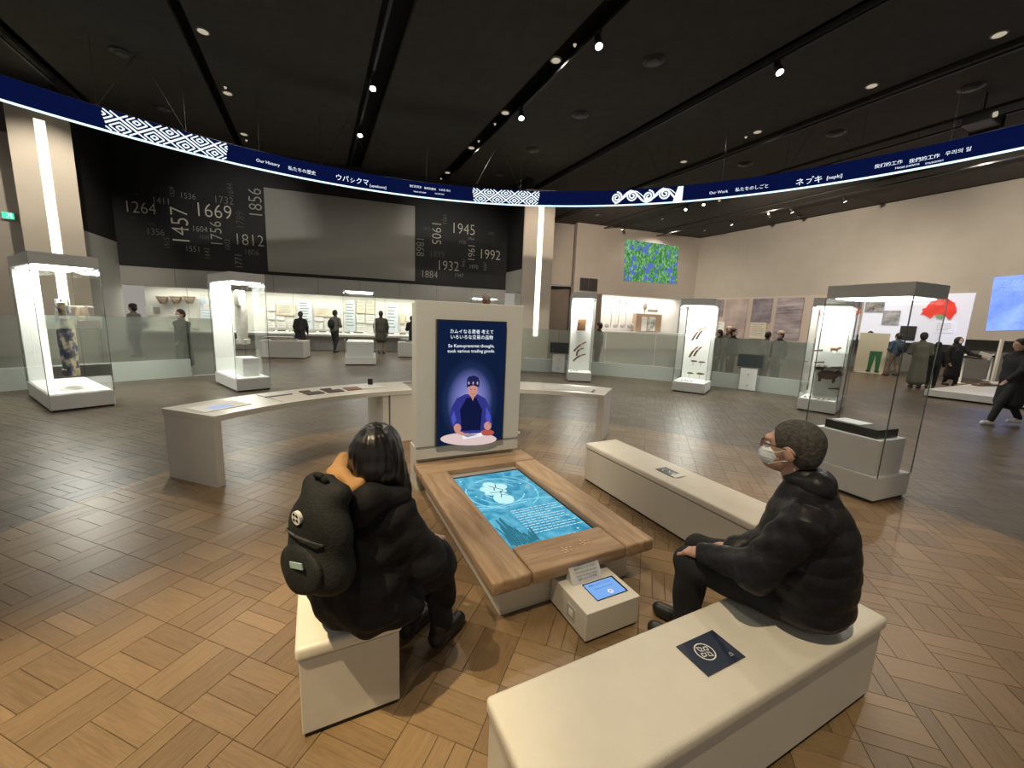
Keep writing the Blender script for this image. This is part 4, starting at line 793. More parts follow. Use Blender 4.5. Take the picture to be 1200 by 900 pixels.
def screen_mat():
    M = bpy.data.materials.new('table_screen'); M.use_nodes = True; nt = M.node_tree; nt.nodes.clear(); N = nt.nodes.new; L = nt.links.new
    tc = N('ShaderNodeTexCoord'); n = N('ShaderNodeTexNoise'); n.inputs['Scale'].default_value = 5; n.inputs['Detail'].default_value = 4; n.inputs['Distortion'].default_value = 2; L(tc.outputs['Object'], n.inputs['Vector'])
    r = N('ShaderNodeValToRGB'); e_ = r.color_ramp.elements; e_[0].position = .35; e_[0].color = (.035, .30, .50, 1); e_[1].position = .65; e_[1].color = (.16, .58, .78, 1); L(n.outputs['Fac'], r.inputs[0])
    e = N('ShaderNodeEmission'); e.inputs[1].default_value = .85; L(r.outputs[0], e.inputs[0]); g = N('ShaderNodeBsdfGlossy'); g.inputs['Roughness'].default_value = .06; mx = N('ShaderNodeMixShader'); mx.inputs[0].default_value = .05
    L(e.outputs[0], mx.inputs[1]); L(g.outputs[0], mx.inputs[2]); o_ = N('ShaderNodeOutputMaterial'); L(mx.outputs[0], o_.inputs[0]); return M
sp = MB().box(.238, .835, .268, 1.372, .3742, .376).build('display', screen_mat(), tb)
zz = .3765; SW = emis('screen_white', (.75, .93, .95), .95); SL = emis('screen_light', (.30, .70, .84), .95)
b = MB(); cxs, cys = .50, 1.02
for r_, a0, a1, w_ in ((.16, 20, 150, .012), (.20, 200, 330, .010), (.25, 30, 120, .014), (.27, 150, 260, .010), (.31, -60, 60, .008), (.13, 180, 300, .010)):
    P = [(cxs + r_ * .95 * math.cos(rad(a0 + (a1 - a0) * k / 16)), cys + r_ * math.sin(rad(a0 + (a1 - a0) * k / 16))) for k in range(17)]
    P = [p for p in P if .245 < p[0] < .83 and .28 < p[1] < 1.365]
    if len(P) > 1: stroke(b, P, w_, zz)
for P in ([(.25, .86), (.40, .80), (.60, .83), (.83, .80)], [(.25, .82), (.42, .78), (.62, .80)]): stroke(b, P, .010, zz)
b.build('water_swirls', SL, sp)
b = MB()
def disc(b, x, y, rx, ry, z, n=24):
    b.poly([(x + rx * math.cos(2 * math.pi * k / n), y + ry * math.sin(2 * math.pi * k / n), z) for k in range(n)])
for x, y, rx, ry in ((.47, 1.16, .05, .055), (.43, 1.09, .06, .05), (.52, 1.10, .08, .06), (.47, 1.02, .09, .05), (.48, .90, .075, .09)): disc(b, x, y, rx, ry, zz + .0002 + .0001 * rx)
b.build('white_cloud', emis('cloud_w', (.55, .88, .90), .95), sp)
b = MB()
stroke(b, [(.46, 1.14), (.49, 1.10), (.47, 1.05)], .008, zz + .001); stroke(b, [(.52, 1.15), (.50, 1.09), (.54, 1.04), (.50, 1.0)], .007, zz + .001); stroke(b, [(.42, 1.02), (.50, 1.01), (.58, .97)], .007, zz + .001); stroke(b, [(.51, 1.03), (.49, .96), (.47, .92)], .006, zz + .001); stroke(b, [(.49, .97), (.55, .93)], .006, zz + .001)
b.build('ink_strokes', emis('ink_e', (.03, .12, .16), .5), sp)
b = MB()
for k in range(11):
    y = .70 - k * .031; x0 = .44 - .0 * k; x1 = .79 - (.10 if k % 4 == 3 else 0)
    x = x0
    while x < x1:
        l_ = random.uniform(.014, .05); b.poly([(x, y, zz), (x + l_, y, zz), (x + l_, y + .006, zz), (x, y + .006, zz)]); x += l_ + .007
b.build('text_lines', SW, sp)
b = MB(); rr = random.Random(2)
for k in range(16):
    x = .265 + k * .012; h_ = .20 + .12 * math.sin(k * .4) + rr.uniform(0, .05); stroke(b, [(x, .29 + rr.uniform(0, .03)), (x + .01, .29 + h_ * .6), (x + rr.uniform(-.01, .02), .29 + h_)], .011, zz + .0004)
b.build('dark_forest_picture', emis('forest_e', (.04, .20, .27), .8), sp)
b = MB()
for x, y in ((.70, .30), (.66, .30), (.75, .34), (.30, 1.0), (.72, 1.10), (.78, .95), (.28, 1.30)): disc(b, x, y, .007, .007, zz, 10)
b.build('dots', SW, sp)
for i, (x, y) in enumerate(((.50, .11), (.64, .13))):
    b = MB()
    for k in range(9):
        a = k * 2.4; b.cyl((x + .006 * k ** .6 * 2 * math.cos(a), y + .006 * k ** .6 * 1.5 * math.sin(a), .419), (x + .006 * k ** .6 * 2 * math.cos(a), y + .006 * k ** .6 * 1.5 * math.sin(a), .422), .007, .006, 8)
    b.build('inlaid_ornament', mat('inlay_pale', (.62, .42, .28), .4), tb)

# small kiosk in front of the table
kx = thing('kiosk', 'small white floor box with a tablet screen at the table front', 'kiosk', F(1.23, 1.47), TH)
MB().box(.01, .36, .01, .34, 0, .02).build('toe_recess', dark, kx); MB().box(0, .37, 0, .355, .015, .18, .004).build('body', lac_m, kx)
MB().box(.115, .335, .06, .205, .1801, .184).build('tablet_bezel', mat('bezel_black', (0, 0, 0)), kx); MB().box(.118, .322, .064, .195, .184, .185).build('tablet_screen', emis('tablet_e', (.22, .45, .90), .85), kx)
MKM = Matrix.Translation((.22, .172, .1856)); text('画面にふれてください', .016, emis('tab_ink', (.03, .08, .3), .6), kx, MKM, 'lettering'); text('Please touch the screen', .013, emis('tab_ink', (0, 0, 0)), kx, Matrix.Translation((.22, .14, .1856)), 'lettering')
b = MB(); disc(b, .235, .095, .018, .018, .1854, 20); b.build('touch_icon', emis('icon_w', (.75, .8, 1), .9), kx); b = MB(); stroke(b, [(.228, .088), (.236, .104), (.243, .09)], .004, .1858); b.build('icon_mark', emis('icon_r', (.5, .05, .1), .8), kx)
MB().box(-.003, 0, .10, .18, .05, .13, .001).build('socket_plate', mat('plate_grey', (.45, .44, .40), .4), kx); MB().box(-.005, -.003, .12, .155, .075, .11).build('socket', mat('socket_white', (.8, .8, .76), .4), kx)
cdn = thing('sign_card', 'tilted white text card standing on the small kiosk', 'card', F(1.29, 1.715, .18), TH)
MB().prism([(0, -.03, 0), (0, .045, 0), (0, .045, .10), (0, .04, .105)], (.215, 0, 0)).build('card', mat('card_white', (.62, .62, .60), .5), cdn)
Mc = frame((.108, -.0325 + .032, .054), (1, 0, 0), (0, .07, .105))
for k, s_ in enumerate(['この画面は手でさわって', '操作することができます', 'Touch the screen to select', 'a story and enjoy viewing', '画面 Screen 화면 屏幕']):
    text(s_, .0145, mat('ink', (.05, .05, .06), .6), cdn, Mc @ Matrix.Translation((0, .040 - .019 * k, .0012)), 'lettering')

# ------------------------------------------------------------------ screen tower
T0 = F(.81, 3.60); tw = thing('screen_tower', 'tall white tower with a portrait video screen behind the wooden table', 'screen', T0, TH)
tn = Vector((math.sin(TH), -math.cos(TH), 0))
tm = mat('tower_white', (.56, .54, .47), .42, var=.015)
MB().box(0, 1.08, 0.0, .05, .34, 1.83, .003).build('front_panel', tm, tw); MB().box(.02, 1.06, .06, .34, 0, .42, .004).build('lower_body', tm, tw)
MB().box(.03, 1.05, .055, .30, .42, 1.81, .003).build('rear_body', tm, tw); MB().box(.0, 1.08, -.012, .0, .46, .468).build('lower_trim', mat('trim_dark', (.2, .2, .19), .5), tw)
TI = tw.matrix_basis if False else (Matrix.Translation(T0) @ Matrix.Rotation(TH, 4, 'Z')).inverted()
def tl(px, py, off=0.0): p = TI @ onp(px, py, T0 + tn * off, tn); return p
c1, c2_, c3_, c4_ = tl(512, 374, .05), tl(592.5, 377, .05), tl(590.5, 516, .05), tl(511, 523, .05)
x0, x1 = (c1.x + c4_.x) / 2, (c2_.x + c3_.x) / 2; z1, z0 = (c1.z + c2_.z) / 2, (c3_.z + c4_.z) / 2
MB().box(x0, x1, -.05, 0, z0, z1, .002).build('monitor', mat('monitor_black', (.012, .013, .018), .25), tw)
def video_mat(cx, cz, sx, sz):
    M = bpy.data.materials.new('video_picture'); M.use_nodes = True; nt = M.node_tree; nt.nodes.clear(); N = nt.nodes.new; L = nt.links.new
    tc = N('ShaderNodeTexCoord'); mp = N('ShaderNodeMapping'); mp.vector_type = 'TEXTURE'; mp.inputs['Location'].default_value = (cx, 0, cz); mp.inputs['Scale'].default_value = (sx, 10, sz); L(tc.outputs['Object'], mp.inputs[0])
    g = N('ShaderNodeTexGradient'); g.gradient_type = 'SPHERICAL'; L(mp.outputs[0], g.inputs[0]); r = N('ShaderNodeValToRGB'); e_ = r.color_ramp.elements
    e_[0].position = 0; e_[0].color = (.006, .014, .050, 1); e_[1].position = .95; e_[1].color = (.36, .38, .80, 1); x = e_.new(.22); x.color = (.015, .030, .10, 1); x = e_.new(.45); x.color = (.13, .15, .42, 1); L(g.outputs[0], r.inputs[0])
    e = N('ShaderNodeEmission'); e.inputs[1].default_value = .8; L(r.outputs[0], e.inputs[0]); o_ = N('ShaderNodeOutputMaterial'); L(e.outputs[0], o_.inputs[0]); return M
# pixel -> local on the screen plane
def vp(px, py, k=0): p = tl(px, py, .0535 + .0006 * k); return Vector((p.x, -.0535 - .0006 * k, p.z))
gc = vp(551, 470)
vs = MB().box(x0 + .012, x1 - .012, -.053, -.05, z0 + .012, z1 - .012).build('video_picture', video_mat(gc.x, gc.z, .30, .42), tw)
def vpoly(pts, m, k, name):
    b = MB(); b.poly([vp(x, y, k) for x, y in pts]); return b.build(name, m, vs)
def vell(cx, cy, rx, ry, m, k, name, n=24): return vpoly([(cx + rx * math.cos(2 * math.pi * i / n), cy + ry * math.sin(2 * math.pi * i / n)) for i in range(n)], m, k, name)
vell(549, 514.5, 33, 7.5, emis('v_table', (.80, .62, .60), .8), 1, 'lit_tabletop')
robe_e = emis('v_robe', (.035, .04, .26), .8); robe_d = emis('v_robe_dark', (.008, .012, .06), .7); skin_e = emis('v_skin', (.66, .30, .24), .8)
vpoly([(545, 462), (560, 462), (569, 467), (575, 480), (577, 497), (567, 504), (560, 508), (540, 508), (531, 501), (527, 493), (529, 478), (535, 467)], robe_e, 2, 'robe')
vpoly([(547, 466), (558, 466), (565, 480), (563, 504), (541, 505), (539, 480)], robe_d, 3, 'robe_front')
vpoly([(551, 462), (557, 462), (554, 470)], skin_e, 4, 'neck'); vell(554, 457, 5.6, 8.5, skin_e, 4, 'face')
vpoly([(547, 454), (547.3, 445), (549, 441.5), (555, 440), (560.5, 442), (562, 447), (561.5, 454), (554.5, 451.5)], emis('v_band', (.02, .02, .10), .7), 6, 'headband')
b = MB(); 
for x in (549.5, 554.5, 559.5):
    b.poly([vp(x - 1.1, 449, 7), vp(x, 446.6, 7), vp(x + 1.1, 449, 7), vp(x, 451, 7)])
b.build('headband_motif', emis('v_motif', (.6, .5, .6), .7), vs)
b = MB()
for x0_, y0_, x1_, y1_ in ((551, 456, 552.6, 456.6), (555.8, 456, 557.4, 456.6), (552.5, 461.6, 556, 462.1)): b.poly([vp(x0_, y0_, 8), vp(x1_, y0_, 8), vp(x1_, y1_, 8), vp(x0_, y1_, 8)])
b.build('facial_features', emis('v_dark', (.10, .03, .03), .6), vs)
for i, (cx_, cy_) in enumerate(((536, 501.5), (571.5, 499))):
    vell(cx_, cy_, 4.3, 5, skin_e, 5, 'hand')
vpoly([(533, 503), (541, 506), (549, 509.5), (548, 511.5), (538, 509), (533, 506)], skin_e, 6, 'pointing_fingers'); vell(571, 507, 8, 3.6, emis('v_red', (.5, .10, .08), .8), 4, 'red_cloth')
vpoly([(541, 511), (564, 507), (566, 511), (543, 515)], emis('v_white', (.85, .85, .9), .85), 6, 'white_tray'); vpoly([(543, 510.5), (550, 508), (560, 509.4), (548, 512.5)], emis('v_grey', (.3, .3, .4), .8), 7, 'blade')
vpoly([(529, 489), (532, 481), (535, 492), (531, 499)], emis('v_sleeve', (.08, .10, .55), .8), 5, 'sleeve_light'); vpoly([(570, 476), (575, 488), (574, 499), (569, 490)], emis('v_sleeve', (0, 0, 0)), 5, 'sleeve_light')
TW = emis('v_text', (.85, .92, 1), 1.1)
for s_, px, py, sz in (('カムイなる勇者 考えて', 553.5, 389, .043), ('いろいろな交易の品物', 553.5, 395.5, .043), ('So Kamuyrammat thought,', 553, 405.5, .043), ('took various trading goods.', 553, 411.5, .043)):
    p = vp(px, py, 3); text(s_, sz, TW, vs, frame(p, (1, 0, 0), (0, 0, 1)), 'subtitle')
MB().box(1.08, 1.10, -.01, .03, .50, .52).build('side_knob', case_m, tw)
p = pd(570, 352, 14.0); t = thing('carved_mask', 'small reddish brown carved head on a stand behind the screen tower', 'carving', p); MB().ball((0, 0, 0), .16, 14, (.9, .8, 1.25)).build('head', mat('mask_red', (.35, .16, .10), .6), t, True); MB().ball((0, .02, .1), .17, 12, (1, 1, .8)).build('cap', mat('mask_cap', (.5, .42, .35), .7), t, True); MB().ball((0, -.14, -.02), .035, 8).build('nose', mat('mask_red', (0, 0, 0)), t)
MB().cyl((0, 0, -.15), (0, 0, -p.z + .001), .05).build('stand', case_m, t)

# ------------------------------------------------------------------ curved counter table
ct = thing('curved_counter', 'long curved white display counter around the seating area, behind the table', 'counter', (CEN.x, CEN.y, 0))
RI, RO, ZT = 3.03, 3.74, .70
arcband(RI, RO, ZT - .055, ZT, 119, 162, 44).build('counter_top', lac_m, ct); arcband(RI, RO, ZT - .055, ZT, 68, 101, 36).build('counter_top', lac_m, ct)
for a0, a1 in ((160.6, 162), (68, 69.6), (125.2, 126.6)):
    arcband(RI + .02, RO - .02, 0, ZT - .05, a0, a1, 2).build('leg_panel', lac_m, ct)
arcband(RI + .01, RO - .0, .0, ZT - .056, 101.5, 124.8, 20).build('cabinet_body', lac_m, ct); arcband(RI, RO, ZT - .055, ZT - .03, 101, 119, 20).build('cabinet_rim', lac_m, ct)
arcband(RI, RI + .05, ZT - .03, ZT, 101, 119, 20).build('rim', lac_m, ct); arcband(RO - .05, RO, ZT - .03, ZT, 101, 119, 20).build('rim', lac_m, ct); arcband(RI + .05, RO - .05, ZT - .012, ZT - .004, 101.4, 118.6, 20).build('glass_lid', glass, ct); arcband(RI + .05, RO - .05, ZT - .03, ZT - .026, 101.4, 118.6, 20).build('sunken_tray', mat('tray_grey', (.40, .37, .32), .6), ct)
arcband(RI + .15, RI + .55, ZT - .001, ZT + .003, 72, 84, 12).build('graphic_strip', paper, ct)
def cbox(r_, a_, sx, sy, h_, m, name, label, cat, rot=0):
    p = polar(r_, a_, ZT); t = thing(name, label, cat, p, rad(a_ - 90 + rot)); MB().box(-sx / 2, sx / 2, -sy / 2, sy / 2, 0, h_, .002).build('board', m, t); return t
t = cbox(3.38, 157, .45, .32, .006, paper, 'label_board', 'white text plate at the left end of the curved counter', 'plate'); MB().box(-.12, .08, -.12, .02, .006, .009).build('small_screen', emis('small_scr', (.55, .65, .9), .8), t)
cbox(3.45, 146, .30, .02, .012, mat('grey_bar', (.25, .25, .24), .5), 'metal_bar', 'thin grey bar lying on the left part of the counter', 'bar', 0)
for i, a_ in enumerate((140, 135.8)):
    cbox(3.35, a_, .20, .16, .010, mat('plate_dark', (.06, .05, .04), .5, var=.3), 'dark_plate', ['dark square plate on the counter, left of two', 'dark square plate on the counter, right of two'][i], 'plate'); cbox(3.52, a_ + .6, .12, .07, .012, fig, 'wood_sample', ['small dark block above the left dark plate', 'small dark block above the right dark plate'][i], 'block')
cbox(3.4, 131.5, .18, .2, .012, mat('plate_tan', (.30, .16, .10), .6, var=.3), 'tan_plate', 'reddish plate right of the two dark plates on the counter', 'plate'); cbox(3.42, 127.5, .34, .22, .008, paper, 'label_board', 'white text plate beside the sunken glass section of the counter', 'plate')
p = polar(3.66, 126.2, ZT); tag(MB().box(-.03, .03, -.02, .02, 0, .08, .003).build('small_block', dark), 'tiny upright black block on the counter back edge', 'block').location = p
MB().box(0, .003, -.2, .2, 0, .16).build('x', glass, None) if False else None
p = polar(3.4, 148.2, ZT); t = thing('glass_divider', 'clear glass divider standing on the left part of the curved counter', 'divider', p, rad(148)); MB().box(-.28, .28, -.004, .004, 0, .16).build('pane', glass, t); MB().box(-.28, .28, -.008, .008, 0, .006).build('foot', case_m, t)
cbox(3.35, 76, .55, .26, .006, paper, 'label_board', 'long white text plate on the right part of the curved counter', 'plate'); cbox(3.3, 71.5, .03, .2, .01, dark, 'dark_bar', 'short dark bar near the right end of the counter', 'bar')

# distant box plinths
for (px0, py, wd, hh, lab, px1) in ((318, 420, 1.2, .62, 'grey box plinth between the white robe case and the black-coated visitor', 340), (478, 419, .6, .6, 'small white box plinth left of the screen tower', 487)):
    p = gp(px0 - 6, py); t = thing('box_plinth', lab, 'plinth', p, rad(12)); MB().box(-.2, wd, 0, .8, .03, hh, .01).build('body', grey_m, t); MB().box(-.17, wd - .03, .03, .77, 0, .03).build('toe_recess', dark, t); MB().box(-.1, wd - .1, .1, .7, hh, hh + .12).build('glass_cover', glass, t)
    MB().box(.1, wd - .3, .25, .5, hh, hh + .05).build('exhibit', bk, t)

# ------------------------------------------------------------------ right platform, posts and belt
hp = .22; PP = [gp(1084, 456, hp), gp(1165, 447, hp), gp(1215, 448, hp), gp(1240, 474, hp)]
pf = thing('platform', 'low white platform at the right edge in front of the rope barrier', 'platform', (PP[0].x, PP[0].y, 0))
MB().prism([Vector((p.x - PP[0].x, p.y - PP[0].y, .05)) for p in PP], (0, 0, hp - .05)).build('deck', case_m, pf)
cc = sum((Vector((p.x - PP[0].x, p.y - PP[0].y, 0)) for p in PP), Vector()) / 4
MB().prism([Vector((p.x - PP[0].x, p.y - PP[0].y, 0)).lerp(cc, .03) for p in PP], (0, 0, .05)).build('toe_recess', dark, pf)
p = gp(1152, 452, hp); t = thing('flat_exhibit', 'flat dark exhibit lying on the white platform', 'exhibit', Vector((p.x, p.y, hp)), .3); MB().prism([(-.5, -.1, 0), (.5, -.14, 0), (.62, .1, 0), (-.3, .14, 0)], (0, 0, .05)).build('slab', fig, t); MB().ball((.1, 0, .07), .1, 10, (2, 1, .5)).build('lump', fig, t)
posts = []
for i, (px, py) in enumerate([(1124, 449), (1157, 446), (1086, 452)]):
    g = gp(px, py); posts.append(g); t = thing('belt_post', ['white belt barrier post behind the visitor holding paper', 'white belt barrier post nearest the walking visitor', 'white belt barrier post left of the small dark-clothed visitor'][i], 'post', g)
    MB().lathe([(.001, 0), (.17, 0), (.17, .015), (.03, .03), (.03, 1.0), (.035, 1.0), (.035, 1.08), (.001, 1.09)], 20).build('post', case_m, t, True); MB().box(-.035, .035, -.035, .035, .95, 1.02, .005).build('belt_head', dark, t)
def belt(a, c, z, lab):
    P = [a.lerp(c, k / 12) + UPZ * (z - .10 * math.sin(math.pi * k / 12)) for k in range(13)]; d = (c - a).normalized(); n_ = Vector((-d.y, d.x, 0)) * .004
    o = a.copy(); b = MB()
    for p, q in zip(P, P[1:]): b.prism([p - o - n_, q - o - n_, q - o - n_ + UPZ * .05, p - o - n_ + UPZ * .05], n_ * 2)
    t = b.build('barrier_belt', dark); t.location = o; tag(t, lab, 'belt')
belt(posts[2], posts[0], .98, 'black belt stretched behind the two dark-clothed visitors'); belt(posts[0], posts[1], .98, 'black belt stretched behind the walking visitor')
p = pd(1167, 430, 14.5); t = thing('tall_post', 'slim pale upright post against the dark lower right wall', 'post', Vector((p.x, p.y, 0))); MB().box(-.05, .05, -.03, .03, 0, 1.68).build('shaft', lac_m, t); MB().box(-.15, .15, -.1, .1, 0, .02).build('foot', lac_m, t)

# ------------------------------------------------------------------ people: smooth bodies from blended limbs
def V3(*a): return np.array(a, dtype=float)
def surf(prims, vox=.02, k=.03, disp=None):
    """prims: ('c', a, b, ra, rb) tapered limb; ('e', centre, (rx,ry,rz), 3x3 or None) ellipsoid; a 5th/6th '-' carves"""
    lo = np.full(3, 1e9); hi = np.full(3, -1e9)
    for p in prims:
        if isinstance(p[-1], str): continue
        if p[0] == 'c':
            for q, r in ((p[1], p[3]), (p[2], p[4])): lo = np.minimum(lo, q - r); hi = np.maximum(hi, q + r)
        else: r = max(p[2]); lo = np.minimum(lo, p[1] - r); hi = np.maximum(hi, p[1] + r)
    lo -= vox * 2.5 + .015; hi += vox * 2.5 + .015
    n = np.ceil((hi - lo) / vox).astype(int) + 1
    ax = [lo[i] + np.arange(n[i]) * vox for i in range(3)]
    G = np.stack(np.meshgrid(*ax, indexing='ij'), -1)
    def dist(P):
        f = None
        for p in prims:
            if p[0] == 'c':
                a, b, ra, rb = p[1:5]; ab = b - a; t = np.clip(((P - a) @ ab) / max(ab @ ab, 1e-9), 0, 1); d = np.linalg.norm(P - a - t[..., None] * ab, axis=-1) - (ra + (rb - ra) * t)
            else:
                q = P - p[1]
                if p[3] is not None: q = q @ p[3]
                r = np.array(p[2]); k0 = np.linalg.norm(q / r, axis=-1); k1 = np.linalg.norm(q / r ** 2, axis=-1); d = k0 * (k0 - 1) / np.maximum(k1, 1e-6)
            if f is None: f = d; continue
            if isinstance(p[-1], str):
                h = np.clip(.5 - .5 * (f + d) / k, 0, 1); f = f + (-d - f) * h + k * h * (1 - h)
            else:
                h = np.clip(.5 + .5 * (f - d) / k, 0, 1); f = f + (d - f) * h - k * h * (1 - h)
        if disp is not None: f = f - disp(P)
        return f
    f = dist(G); ins = f < 0
    c = sum(ins[i:n[0] - 1 + i, j:n[1] - 1 + j, l:n[2] - 1 + l].astype(int) for i in (0, 1) for j in (0, 1) for l in (0, 1))
    act = (c > 0) & (c < 8); idx = -np.ones(act.shape, int); cells = np.argwhere(act); idx[act] = np.arange(len(cells))
    acc = np.zeros((len(cells), 3)); cnt = np.zeros(len(cells))
    cor = [np.array(x) for x in ((0, 0, 0), (1, 0, 0), (0, 1, 0), (1, 1, 0), (0, 0, 1), (1, 0, 1), (0, 1, 1), (1, 1, 1))]
    fv = [f[tuple((cells + q).T)] for q in cor]
    for a in range(8):
        for b in range(a + 1, 8):
            if np.abs(cor[a] - cor[b]).sum() != 1: continue
            m_ = (fv[a] < 0) != (fv[b] < 0); t = np.where(m_, fv[a] / np.where(m_, fv[a] - fv[b], 1), 0)
            acc += np.where(m_[:, None], cor[a] + (cor[b] - cor[a]) * t[:, None], 0); cnt += m_
    V = lo + (cells + acc / cnt[:, None]) * vox
    Q = []
    for d in range(3):
        e = [0, 0, 0]; e[d] = 1; u, w_ = [(1, 2), (2, 0), (0, 1)][d]
        sl0 = [slice(1, n[i] - 1) for i in range(3)]; sl0[d] = slice(0, n[d] - 1); sl1 = list(sl0); sl1[d] = slice(1, n[d])
        a_, b_ = ins[tuple(sl0)], ins[tuple(sl1)]; E = np.argwhere(a_ != b_)
        if not len(E): continue
        flip = a_[tuple(E.T)]; off = np.ones(3, int); off[d] = 0; E = E + off
        du = np.zeros(3, int); du[u] = 1; dw = np.zeros(3, int); dw[w_] = 1
        q = np.stack([idx[tuple((E - du - dw).T)], idx[tuple((E - dw).T)], idx[tuple(E.T)], idx[tuple((E - du).T)]], 1)
        q[~flip] = q[~flip][:, ::-1]; Q.append(q)
    Q = np.concatenate(Q); Q = Q[(Q >= 0).all(1)]
    return V, Q
def surfobj(name, prims, m, parent, vox=.02, k=.03, disp=None, extra=None):
    V, Q = surf(prims, vox, k, disp)
    if extra:
        for e in extra:
            V2, Q2 = surf(*e); Q = np.concatenate([Q, Q2 + len(V)]); V = np.concatenate([V, V2])
    me = bpy.data.meshes.new(name); me.from_pydata(V.tolist(), [], Q.tolist()); me.update(); return link(name, me, m, parent, True)
def rotm(ax, deg): return np.array(Matrix.Rotation(rad(deg), 3, ax))
skin = mat('skin', (.52, .31, .22), .5, var=.06, scale=30); hair_b = mat('hair_black', (.012, .010, .010), .42); hair_g = mat('hair_grey', (.060, .054, .047), .75, var=.5, scale=55, bump=.5, bscale=120)
def cloth(name, col, rough=.8): return mat(name, col, rough, var=.15, scale=12, bump=.25, bscale=25)
mask_m = mat('mask_cloth', (.72, .76, .78), .7)
blackc = cloth('cloth_black', (.012, .012, .014)); navyc = cloth('cloth_navy', (.02, .025, .045)); olive = cloth('cloth_olive', (.045, .045, .030)); khaki = cloth('cloth_khaki', (.20, .16, .11)); greyc = cloth('cloth_grey', (.10, .10, .09)); greenc = cloth('cloth_green', (.02, .14, .05)); bluec = cloth('cloth_blue', (.03, .07, .12))
shoe_w = mat('shoe_white', (.65, .65, .62), .5); shoe_b = mat('shoe_black', (.02, .02, .02), .4)

